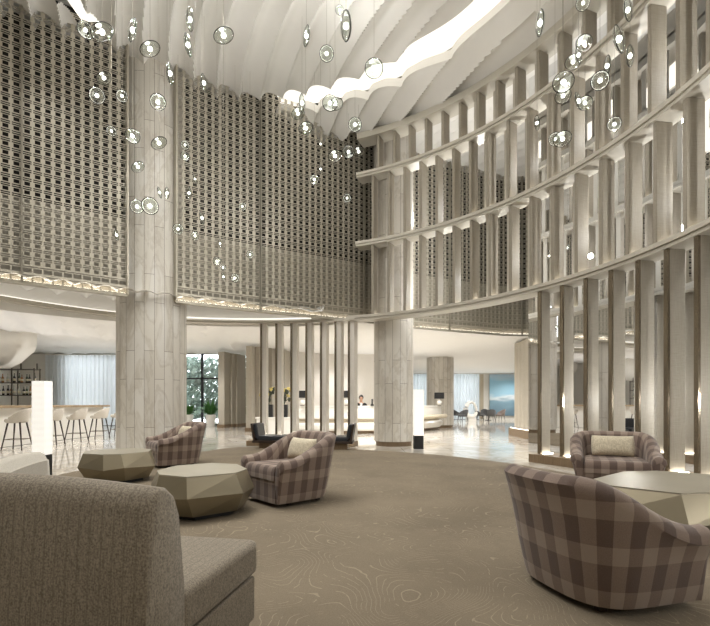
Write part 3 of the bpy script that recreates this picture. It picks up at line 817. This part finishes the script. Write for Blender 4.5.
def dark_chair(label, x, y, rz, mat='greyseat', sc=1.0, grp='dark armchairs behind the screen'):
    t = thing('lounge_chair', label, 'chair', (x, y, 0), rz, grp); t.scale = (sc, sc, sc)
    b = MB(); n = 16; vs = []; fs = []
    for i in range(n+1):
        a = pi*(1.12)*(i/n)-pi*.06; h = .56+.24*sin(max(0, min(pi, a)))
        for r, z in ((.30, .36), (.36, h-.02), (.345, h), (.31, h-.02), (.25, .38)): vs.append((r*cos(a), r*sin(a), z))
    for i in range(n): fs += [(i*5+k, i*5+5+k, i*5+5+(k+1) % 5, i*5+(k+1) % 5) for k in range(5)]
    fs += [(0, 1, 2, 3, 4), tuple(n*5+k for k in range(5))]
    soft(b.add(vs, fs).build('backrest', M[mat], t), 50)
    MB().lathe([(.24, .33), (.3, .35), (.3, .43), (.27, .46)], 20, (0, -.02, 0)).build('seat', M[mat], t, smooth=True)
    for sx in (-1, 1):
        for sy in (-1, 1): MB().tube([(sx*.2, sy*.18, .36), (sx*.25, sy*.23, 0)], [.02, .012], 8).build('leg', M['darkwood'], t)
    return t

# fluted drum wall and plinth behind the screen
dr = thing('fluted_wall', 'fluted cream wall on a bronze plinth beyond the left end of the curved screen', 'wall panel')
DP = catmull([(5.95, 17.4), (5.9, 15.6), (6.1, 14.5), (7.3, 14.1)], .42)
for i in range(len(DP)-1):
    p, q = DP[i], DP[i+1]; mdp = (p+q)/2; d = (q-p); ang = math.atan2(d.y, d.x)
    b = MB(); pts = []
    for k in range(9):
        u = k/8; a = p.lerp(q, u); nn = Vector((d.y, -d.x)).normalized(); off = .10*sin(pi*u); pts.append((a.x+nn.x*off, a.y+nn.y*off))
    nn = Vector((d.y, -d.x)).normalized(); pts += [(q.x-nn.x*.1, q.y-nn.y*.1), (p.x-nn.x*.1, p.y-nn.y*.1)]
    soft(b.prism(pts, .28, 3.36).build('flute', M['fin'], dr), 30)
    MB().box((mdp.x+nn.x*.06, mdp.y+nn.y*.06, .14), (d.length+.02, .4, .28), ang).build('plinth', M['plinth'], dr)
    MB().box((mdp.x+nn.x*.2, mdp.y+nn.y*.2, .285), (d.length*.7, .04, .012), ang).build('light_strip', M['led'], dr)

# ------------------------------------------------------------------ bar
bar = thing('bar_counter', 'long bar counter with oak top at the left', 'bar', (-9.6, 13.2, 0))
MB().box((0, 0, .53), (.55, 8.4, 1.04)).build('counter_front', M['white'], bar)
MB().box((0.03, 0, 1.08), (.85, 8.7, .07)).build('counter_top', M['oak'], bar, bevel=.008)
def stool(label, x, y, rz):
    t = thing('bar_stool', label, 'bar stool', (x, y, 0), rz, 'ivory bar stools along the bar')
    b = MB(); n = 16; vs = []; fs = []
    for i in range(n+1):
        a = pi*(1.1)*(i/n)-pi*.05; h = .82+.22*sin(max(0, min(pi, a)))**.7
        for r, z in ((.235, .70), (.31, h-.02), (.30, h), (.275, h-.02), (.20, .72)): vs.append((r*cos(a), r*sin(a), z))
    for i in range(n): fs += [(i*5+k, i*5+5+k, i*5+5+(k+1) % 5, i*5+(k+1) % 5) for k in range(5)]
    fs += [(0, 1, 2, 3, 4), tuple(n*5+k for k in range(5))]
    soft(b.add(vs, fs).build('backrest', M['shell'], t), 50)
    MB().lathe([(.19, .67), (.235, .69), (.25, .74), (.22, .78)], 20, (0, -.03, 0)).build('seat', M['shell'], t, smooth=True)
    for sx in (-1, 1):
        for sy in (-1, 1): MB().tube([(sx*.14, sy*.14, .69), (sx*.24, sy*.24, 0)], [.022, .014], 8).build('leg', M['darkwood'], t)
    MB().tube([(sx*.205, sy*.205, .26) for sx, sy in ((-1, -1), (1, -1), (1, 1), (-1, 1))], .009, 6, True).build('footrest', M['bronze'], t)
for i, y in enumerate((11.9, 13.2, 14.3, 15.5, 16.7)):
    stool(['ivory bar stool nearest to us along the bar', 'ivory bar stool partly behind the white lantern', 'third ivory bar stool along the bar, just past the lantern', 'fourth ivory bar stool along the bar', 'farthest ivory bar stool, next to the marble column'][i], -8.55+.04*i, y, R(-84))
# back bar shelving with bottles
shelf = thing('bar_shelf', 'open metal bottle shelf at the back of the bar', 'shelf', (-10.9, 15.2, 0))
for x in (-.75, -.1, .62):
    for y in (-.14, .14): MB().box((x, y, 1.15), (.03, .03, 2.3)).build('upright', M['steel'], shelf)
for z in (.95, 1.43, 1.83, 2.26): MB().box((-.06, 0, z), (1.42, .32, .025)).build('shelf_board', M['steel'], shelf)
for x in (.1, .62): MB().box((x, 0, 2.36), (.03, .03, .2)).build('upright', M['steel'], shelf)
cols = ['b1', 'b4', 'b3', 'b2', 'b4', 'b3', 'b1', 'b4', 'b2', 'b4']
cn = {'b1': 'green', 'b2': 'amber', 'b3': 'clear', 'b4': 'dark'}
bp = {}
for zi, z in enumerate((1.443, 1.843)):
    for k in range(10):
        kd = cols[(k*3+zi*4) % 10]
        if kd not in bp:
            bp[kd] = o = MB().lathe([(.036, 0), (.038, .02), (.038, .17), (.014, .22), (.013, .28), (.016, .285), (.016, .3)], 12).build('bottle', M[kd], None, smooth=True)
            MB().lathe([(.039, .05), (.039, .13)], 12).build('label', M['label'], o, smooth=True)
        else:
            o = bp[kd].copy(); COL.objects.link(o); c = bp[kd].children[0].copy(); COL.objects.link(c); c.parent = o
        o.location = (-10.9+.55-k*.128+random.uniform(-.02, .02), 15.2+random.uniform(-.05, .05), z)
        s_ = random.uniform(.85, 1.05); o.scale = (1, 1, s_)
        tag(o, f"{cn[kd]} bottle on the {['lower', 'upper'][zi]} bar shelf, {ORD[k]+'from' if k else 'first from'} the shelf's open end", 'bottle', 'bottles on the bar shelf')
b = MB(); b.lathe([(.02, 2.38), (.9, 2.4), (1.15, 2.55), (1.55, 3.0), (1.6, 3.2), (1.6, 3.75)], 48, (-12.35, 15.4, 0))
struct(b.build('ceiling_bulkhead', M['wall'], smooth=True), 'rounded cream bulkhead over the bar shelf', 'ceiling')

# ------------------------------------------------------------------ curtains, windows, garden
def curtain(label, x0, x1, y, z1, grp=None):
    t = thing('sheer_curtain', label, 'curtain', ((x0+x1)/2, y, 0))
    w = x1-x0; n = int(w/.02); vs = []; fs = []
    for i in range(n+1):
        x = -w/2+w*i/n; o_ = .045*sin(x*2*pi/.22)+.02*sin(x*2*pi/.61+1)
        for z in (.02, z1): vs.append((x, o_*(1.15 if z < 1 else 1), z))
    for i in range(n): fs.append((i*2, i*2+2, i*2+3, i*2+1))
    MB().add(vs, fs).build('cloth', M['sheer'], t, smooth=True, fix=False)
    MB().box((0, 0, z1+.02), (w, .06, .04)).build('track', M['white'], t)
curtain('pale sheer curtain across the window behind the bar', -16.4, -10.5, 24.9, 3.74)
curtain('pale sheer curtain at the back of the far lounge', 2.9, 9.2, 34.8, 3.38)
MB().box((9.35, 34.7, 1.7), (.25, .12, 3.3)).build('wall_return', M['groove'])
struct(bpy.data.objects['wall_return'], 'beige drape return beside the far sheer curtain', 'wall')
def window(name, label, x0, x1, y, z1, xs, zs):
    b = MB(); t = .09
    for x in [x0, x1]+xs: b.box((x, y, z1/2), (.12, .1, z1))
    for z in [.04, z1]+zs: b.box(((x0+x1)/2, y, z), (x1-x0, .1, .09))
    o = b.build(name, M['frame']); struct(o, label, 'window')
    MB().box(((x0+x1)/2, y, z1/2), (x1-x0, .012, z1)).build('pane', M['pane'], o)
window('window_1', 'dark framed garden window behind the potted plants', -10.4, -5.0, 25.3, 3.85, [-8.22, -6.6], [2.52])
window('window_2', 'dark framed window behind the bar curtain', -15.6, -10.7, 25.3, 3.85, [-13.2], [])
window('window_3', 'framed window behind the far lounge curtain', 2.7, 9.3, 35.3, 3.7, [5, 7.2], [])
def plant(label, x, y, s=1):
    t = thing('potted_plant', label, 'plant', (x, y, 0), 0, 'leafy plants in white pots by the window')
    MB().lathe([(.2, 0), (.27, .6), (.25, .6), (.24, .55)], 20).build('pot', M['white'], t, smooth=False)
    b = MB(); rn = random.Random(int(x*100))
    for k in range(80):
        a = rn.uniform(0, 2*pi); el = rn.uniform(.35, 1.4); l = rn.uniform(.6, 1.2)*s; d = Vector((cos(a)*cos(el), sin(a)*cos(el), sin(el))); side = d.cross(Vector((0, 0, 1))).normalized()*.085
        p0 = Vector((0, 0, .56)); pm = p0+d*l*.6; pe = p0+d*l-Vector((0, 0, .18*l*cos(el)))
        up = Vector((0, 0, .012))
        b.add([p0, pm-side, pm+side, pe, pm+up, ], [(0, 1, 4), (0, 4, 2), (1, 3, 4), (4, 3, 2)])
    o = b.build('foliage', M['leaf'], t, fix=False); o['kind'] = 'stuff'
plant('bushy green plant in a white pot by the window mullion', -7.5, 24.4, .8)
plant('green plant in a white pot half behind the marble column', -8.66, 24.4, .65)
plant('green plant in a white pot glimpsed between the wall fins', -5.55, 24.75, .6)
rn = random.Random(4); b = MB()
for k in range(10000):
    x, z = rn.uniform(-18, -3), rn.uniform(.2, 4.3); y = 32+rn.uniform(0, 1.6)+.5*sin(x*1.3); s_ = rn.uniform(.14, .3)
    d = Vector((rn.gauss(0, 1), rn.gauss(0, 1), rn.gauss(0, 1))).normalized(); e = d.orthogonal().normalized(); f_ = d.cross(e); c = Vector((x, y, z))
    b.add([c-e*s_, c+f_*s_*.5, c+e*s_, c-f_*s_*.5], [(0, 1, 2, 3)])
tag(b.build('hedge', M['leaf2'], fix=False), 'pale green hedge seen through the garden window', 'hedge', kind='stuff')

b = MB()  # unseen hedge added to cut the sky light on the far curtain
for k in range(3500):
    x, z = rn.uniform(.5, 12.5), rn.uniform(.1, 4.2); y = 39.5+rn.uniform(0, 1.2); s_ = rn.uniform(.16, .32)
    d = Vector((rn.gauss(0, 1), rn.gauss(0, 1), rn.gauss(0, 1))).normalized(); e = d.orthogonal().normalized(); f_ = d.cross(e); c = Vector((x, y, z))
    b.add([c-e*s_, c+f_*s_*.5, c+e*s_, c-f_*s_*.5], [(0, 1, 2, 3)])
tag(b.build('hedge', M['leaf2'], fix=False), 'pale hedge added behind the far lounge curtain to dim the sky light', 'hedge', kind='stuff')
struct(MB().box((6, 38.8, -.12), (16, 7, .2)).build('ground', M['paving']), 'pale paving outside the far lounge window', 'ground')

# fin walls between window and partition
fw = thing('folded_partition', 'folded cream wall panels standing between garden window and partition', 'partition')
for k, d, w_, z1 in ((-.281, 22.7, .34, 3.62), (-.261, 23.2, .16, 3.6), (-.250, 23.5, .14, 3.6), (-.243, 23.8, .12, 3.6), (-.222, 19.6, .26, 3.52), (-.204, 19.9, .2, 3.52), (-.190, 20.1, .18, 3.52), (-.176, 20.4, .18, 3.52), (-.162, 20.7, .18, 3.5), (-.15, 20.9, .18, 3.5)):
    MB().box((k*d, d+.25, .1+z1/2), (w_, .6, z1-.2+.1), R(-14)).build('wall_fin', M['fin'], fw, bevel=.01)
    MB().box((k*d, d+.25, .08), (w_+.06, .66, .16), R(-14)).build('foot_block', M['plinth'], fw)

# ------------------------------------------------------------------ reception
rc = thing('reception_desk', 'long white reception desk with a beige groove and rounded end', 'desk')
path = catmull([(-2.3, 18.1), (0, 18.0), (1.6, 18.6), (2.8, 19.7), (3.7, 20.9), (4.0, 21.9)], .1)
def sweep(path, prof):
    b = MB(); vs = []; fs = []; m = len(prof)
    for i, p in enumerate(path):
        a, c = path[max(0, i-1)], path[min(len(path)-1, i+1)]; t_ = (c-a).normalized(); n_ = Vector((t_.y, -t_.x))
        vs += [(p.x+n_.x*o_, p.y+n_.y*o_, z) for o_, z in prof]
    for i in range(len(path)-1): fs += [(i*m+k, (i+1)*m+k, (i+1)*m+(k+1) % m, i*m+(k+1) % m) for k in range(m)]
    fs += [tuple(range(m)), tuple((len(path)-1)*m+k for k in range(m))]
    return b.add(vs, fs)
soft(sweep(path, [(-.55, .62), (.0, .58), (.03, .62), (.03, 1.03), (-.55, 1.03)]).build('counter_front', M['white'], rc), 30)
soft(sweep(path, [(-.6, 1.03), (.06, 1.03), (.06, 1.08), (-.6, 1.08)]).build('counter_top', M['white'], rc), 30)
soft(sweep(path, [(-.5, .40), (-.05, .40), (-.1, .5), (-.05, .6), (-.5, .6)]).build('groove', M['groove'], rc), 30)
soft(sweep(path, [(-.5, .12), (-.02, .12), (.06, .2), (.08, .34), (.0, .42), (-.5, .42)]).build('counter_foot', M['white'], rc), 30)
soft(sweep(path, [(-.5, .0), (-.12, .0), (-.12, .13), (-.5, .13)]).build('toe_kick', M['plinth'], rc), 30)
soft(MB().tube([(p.x+.16, p.y-.1, .62) for p in catmull([(2.2, 19.1), (3.0, 19.9), (3.75, 20.9), (3.95, 21.4)], .1)], .09, 10).build('armrest_roll', M['boucle'], rc), 40)
cs = thing('console', 'low white console at the left end of the reception desk', 'console', (-3.05, 17.9, 0))
MB().box((0, 0, .3), (1.3, .5, .58)).build('body', M['white'], cs, bevel=.01); MB().box((0, 0, .62), (1.4, .56, .06)).build('table_top', M['white'], cs, bevel=.01)
def table_lamp(label, x, y, z, w):
    t = thing('table_lamp', label, 'lamp', (x, y, z), 0, 'black shaded table lamps on the reception desk')
    MB().lathe([(.08, 0), (.08, .02)], 20).build('base', M['bronze'], t)
    MB().lathe([(.03, .02), (.09, .06), (.115, .13), (.09, .2), (.03, .25), (.012, .27), (.012, .34)], 20).build('lamp_body', M['white'], t, smooth=True)
    MB().box((0, 0, .44), (w, .2, .27)).build('lamp_shade', M['black'], t, bevel=.005)
table_lamp('black shaded table lamp seen between the partition slats', -2.0, 17.85, 1.08, .33)
table_lamp('black shaded table lamp next to the receptionist', -.32, 17.8, 1.08, .33)
table_lamp('black shaded table lamp at the rounded end of the desk', 3.72, 20.75, 1.08, .4)
def vase(label, x, y, z, seed):
    t = thing('flower_vase', label, 'vase', (x, y, z), 0, 'dark vases of yellow flowers on the console'); rn = random.Random(seed)
    MB().box((0, 0, .24), (.3, .3, .48)).build('vase', M['black'], t, bevel=.01)
    b = MB(); c = MB()
    for k in range(14):
        a = rn.uniform(0, 2*pi); r = rn.uniform(.05, .3); h = rn.uniform(.7, 1.15); e = (r*cos(a), r*sin(a), h)
        b.tube([(0, 0, .45), (r*.3*cos(a), r*.3*sin(a), .45+(h-.45)*.6), e], .014, 5)
        if k % 2:
            for q in range(4): c.ell((e[0]+rn.uniform(-.05, .05), e[1]+rn.uniform(-.05, .05), e[2]+rn.uniform(-.06, .06)), (.045, .045, .03), 8, 5)
        else: b.ell((e[0]*.8, e[1]*.8, e[2]*.92), (.05, .05, .09), 8, 5)
    b.build('stems', M['stem'], t); c.build('flowers', M['petal'], t, smooth=True)
vase('dark square vase of yellow flowers on the console, farther from the desk', -3.28, 17.9, .65, 1)
vase('dark square vase of yellow flowers on the console, nearer the desk', -2.72, 17.9, .65, 2)
mon = thing('monitor', 'small dark monitor on the desk beside the receptionist', 'monitor', (.66, 18.1, 1.08)); MB().box((0, 0, .16), (.05, .3, .2)).build('screen', M['black'], mon); MB().box((0, 0, .03), (.12, .14, .06)).build('base', M['black'], mon)

# receptionist, seated behind the desk
def skin(name, joints, edges, mat, parent, sub=2, root=0):
    me = bpy.data.meshes.new(name); me.from_pydata([j[0] for j in joints], edges, [])
    o = bpy.data.objects.new(name, me); COL.objects.link(o); o.parent = parent; me.materials.append(mat)
    md = o.modifiers.new('skin', 'SKIN'); md.use_smooth_shade = True
    for i, j in enumerate(joints):
        r = j[1]; me.skin_vertices[0].data[i].radius = r if isinstance(r, tuple) else (r, r); me.skin_vertices[0].data[i].use_root = (i == root)
    md = o.modifiers.new('s', 'SUBSURF'); md.levels = md.render_levels = sub
    return o
pr = thing('person', 'receptionist in black suit and white shirt seated behind the desk', 'person', (.25, 19.05, 0), 0)
pr.scale = (1.07, 1.07, 1.07)
J = [((0, .05, .56), (.15, .11)), ((0, .04, .75), (.12, .09)), ((0, .02, .95), (.14, .1)), ((0, .0, 1.08), (.09, .07)), ((0, -.02, 1.15), .045), ((0, -.04, 1.21), (.055, .06)), ((0, -.045, 1.29), (.075, .09)), ((0, -.04, 1.37), (.06, .07))]
E_ = [(i, i+1) for i in range(7)]
for sx in (-1, 1):
    k = len(J); J += [((sx*.17, 0, 1.06), .05), ((sx*.22, -.08, .84), .042), ((sx*.16, -.3, .80), .03), ((sx*.14, -.37, .80), (.035, .02))]; E_ += [(3, k), (k, k+1), (k+1, k+2), (k+2, k+3)]
    for f in range(5):
        q = len(J); J += [((sx*(.105+.018*f), -.41-(.01 if f in (0, 4) else .02), .795), .009), ((sx*(.10+.02*f), -.45-(.0 if f in (0, 4) else .02), .785), .007)]; E_ += [(k+3, q), (q, q+1)]
    k = len(J); J += [((sx*.1, -.05, .54), .09), ((sx*.11, -.42, .52), .065), ((sx*.11, -.42, .12), .045), ((sx*.11, -.55, .04), .035)]; E_ += [(0, k), (k, k+1), (k+1, k+2), (k+2, k+3)]
skin('body', J, E_, M['skin'], pr)
JJ = [((0, .05, .58), (.18, .14)), ((0, .04, .75), (.15, .115)), ((0, .02, .95), (.175, .125)), ((0, .01, 1.07), (.12, .085))]; EE = [(0, 1), (1, 2), (2, 3)]
for sx in (-1, 1):
    k = len(JJ); JJ += [((sx*.18, .01, 1.05), .068), ((sx*.225, -.08, .84), .058), ((sx*.17, -.26, .80), .045)]; EE += [(3, k), (k, k+1), (k+1, k+2)]
skin('jacket', JJ, EE, M['suit'], pr)
MB().add([(-.055, -.125, 1.1), (.055, -.125, 1.1), (0, -.155, .88), (0, -.06, 1.13)], [(0, 2, 1), (0, 1, 3), (0, 3, 2), (1, 2, 3)]).build('shirt', M['shirt'], pr)
m = Matrix.Rotation(R(-14), 3, 'X')
b = MB(); b.ell((0, .0, 1.325), (.092, .105, .105), 16, 10); b.ell((0, .1, 1.27), (.05, .05, .055), 12, 8)
b.build('hair', M['hair'], pr, smooth=True)
b = MB()
for sx in (-1, 1): b.ell((sx*.03, -.128, 1.295), (.012, .006, .007), 8, 6)
b.build('eye', M['hair'], pr, smooth=True)
MB().ell((0, -.142, 1.265), (.012, .02, .022), 8, 6).build('nose', M['skin'], pr, smooth=True)
MB().ell((0, -.124, 1.228), (.022, .008, .007), 8, 6).build('mouth', M['petal'], pr, smooth=True)
oc = thing('office_chair', 'dark swivel chair under the receptionist', 'chair', (.25, 19.12, 0))
MB().box((0, 0, .42), (.46, .46, .07)).build('seat', M['leather'], oc, bevel=.02); MB().box((0, .26, .72), (.42, .05, .42)).build('backrest', M['leather'], oc, bevel=.02)
MB().lathe([(.03, .05), (.03, .4)], 12).build('pedestal', M['steel'], oc); MB().lathe([(.27, 0), (.25, .04), (.05, .06)], 20).build('base', M['steel'], oc)

# ------------------------------------------------------------------ far lounge
for lab, k, d, rz, mt in (('charcoal chair by the sheer curtain, left of the white ring', .2165, 33.2, 60, 'greyseat'), ('charcoal chair in front of the white ring sculpture', .229, 30.6, -60, 'greyseat'), ('charcoal chair beside the white ring, facing the seascape', .266, 32.2, 70, 'greyseat'), ('charcoal chair at the back, below the seascape', .278, 33.6, 0, 'greyseat'), ('grey chair below the seascape with its back to us', .2885, 31.8, 180, 'greyseat'), ('taupe chair nearest the fluted wall below the seascape', .309, 32.3, -80, 'pinkseat')):
    dark_chair(lab, k*d, d, R(rz), mt, 1.0, 'chairs of the far lounge')
t = thing('side_table', 'dark round table among the far lounge chairs', 'table', (.284*32.7, 32.75, 0)); MB().lathe([(.28, .5), (.28, .54)], 20).build('table_top', M['darkwood'], t); MB().lathe([(.05, .02), (.04, .5)], 12).build('stem', M['darkwood'], t); MB().lathe([(.2, 0), (.2, .02)], 20).build('base', M['darkwood'], t)
t = thing('ring_sculpture', 'white ring shaped sculpture before the sheer curtain', 'sculpture', (.2475*31.5, 31.6, 0), R(20))
soft(MB().tube([(.42*cos(2*pi*i/32), .05*sin(4*pi*i/32), .78+.5*sin(2*pi*i/32)) for i in range(32)], [.13+.05*sin(2*pi*i/32+4) for i in range(32)], 12, True).build('ring', M['white'], t), 60)
MB().box((0, 0, .09), (.6, .4, .18)).build('plinth', M['white'], t, bevel=.01)
o = MB().box((0, 0, 1.72), (4.4, .06, 3.1)).build('seascape_picture', M['sea'], None, loc=(12.25, 35.12, .1)); tag(o, 'large blue seascape painting on the far lounge wall', 'painting')

# ------------------------------------------------------------------ lamps of the place and added fill lights
def spot(x, y, z, e, deg=120, blend=.9, c=(1, .93, .83), r=.12, fix=True, rot=(0, 0, 0), label=None):
    l = bpy.data.lights.new('spot', 'SPOT'); l.energy = e; l.spot_size = R(deg); l.spot_blend = blend; l.color = c; l.shadow_soft_size = r
    o = bpy.data.objects.new('spot', l); COL.objects.link(o); o.location = (x, y, z); o.rotation_euler = rot; return o
for r, n, e in ((.9, 3, 270), (2.7, 6, 240)):
    for i in range(n):
        a = 2*pi*(i+.3)/n; spot(CX+r*cos(a), CY+r*sin(a), 8.55, e, 125, c=(1, .988, .955))
for x, y, e in ((-7.4, 12.5, 480), (-7.2, 16, 480), (-11.5, 19, 650), (-7, 20.5, 650), (-2.6, 15.7, 600), (.6, 16.3, 600), (-1.2, 19.9, 500), (2.2, 16.5, 600), (4, 18.5, 700), (6.5, 24, 800), (6.5, 29, 800), (10.5, 31, 800), (11.6, 33.4, 500), (2.5, 25, 700), (4.6, 13, 400)):
    spot(x, y, min(3.3+.3*sm(2, 9, -x), zl(x, y)-.06), e*.62, 155, c=(1, .985, .97))
for x, y, e in ((-6.5, 1.5, 260), (-5.5, -2.2, 260), (-.5, -2.8, 160)): spot(x, y, 8.5, e, 130, c=(1, .988, .955))  # fill added to brighten the near-side upper walls
for x, y, e in ((-1.2, 2.0, 110), (2.0, 3.6, 110), (-4.5, 3.0, 110), (1.2, 7.0, 100)): spot(x, y, 8.5, e, 120, c=(1, .988, .955))  # fill added over the near seats and carpet
for x, y, z, e in ((-9.95, 10.5, 1.3, 90), (-9.95, 13, 1.3, 90), (-9.95, 15.5, 1.3, 90), (-12.5, 21, 1.2, 90), (-8, 22, 1.0, 60), (-.5, 20.3, 1.2, 70), (2.0, 20.6, 1.2, 60), (8.0, 33.5, .6, 80)): spot(x, y, z, e*.75, 165, c=(1, .985, .97), rot=(pi, 0, 0))  # upward fill added to brighten the lower ceilings
GLOW = [u for u in PLACED if wall_d(u[0]/u[1])-u[1] > 1.4 and math.hypot(u[0]+4.8, u[1]-11.12) > 2.3]
for x, y, D in GLOW[::3]:         # the pendants' own light
    t_ = min((o for o in S.objects if o.name.startswith('glass_pendant')), key=lambda o: (o.location.x-x)**2+(o.location.y-y)**2)
    l = bpy.data.lights.new('pendant_glow', 'POINT'); l.energy = 21; l.color = (1, .99, .96); l.shadow_soft_size = .03
    o = bpy.data.objects.new('pendant_glow', l); COL.objects.link(o); o.location = t_.location-Vector((0, 0, D*.8))
def point(x, y, z, e):
    l = bpy.data.lights.new('fill_light', 'POINT'); l.energy = e; l.color = (1, .99, .96); l.shadow_soft_size = .05
    o = bpy.data.objects.new('fill_light', l); COL.objects.link(o); o.location = (x, y, z)
for i in range(7):                # fill lights added between screen and mirrored wall
    for z in (1.2, 4.4, 6.4): p = P(8.2, 30-i*11, z); point(*p, 42)
for p in (P(8.6, 44, 4.3), P(8.8, 54, 4.3), P(8.6, 64, 4.3), P(8.6, 46, 6.3), P(8.7, 58, 6.3)): point(*p, 60)  # more added fill, between screen and lattice wall
for p in (P(8.9, 52, 3.85), P(8.7, 42, 3.85)): point(*p, 22)

# ------------------------------------------------------------------ world, camera, view
w = bpy.data.worlds.new('sky'); S.world = w; w.use_nodes = True
bg = w.node_tree.nodes['Background']; bg.inputs[0].default_value = (.97, .98, 1, 1); bg.inputs[1].default_value = 6.2
cam = bpy.data.cameras.new('camera'); co = bpy.data.objects.new('camera', cam); COL.objects.link(co)
co.location = (0, 0, 1.15); co.rotation_euler = (R(90), 0, 0)
cam.sensor_width = 36; cam.lens = 470/710*36; cam.shift_y = 91/710; cam.clip_end = 200; cam.clip_start = .05
S.camera = co
S.view_settings.view_transform = 'Standard'; S.view_settings.look = 'None'; S.view_settings.gamma = 1; S.view_settings.use_curve_mapping = False
S.view_settings.exposure = -.14
S.cycles.use_denoising = True; S.cycles.sample_clamp_indirect = 6; S.cycles.max_bounces = 10; S.cycles.transparent_max_bounces = 24
S.cycles.caustics_reflective = False; S.cycles.caustics_refractive = False
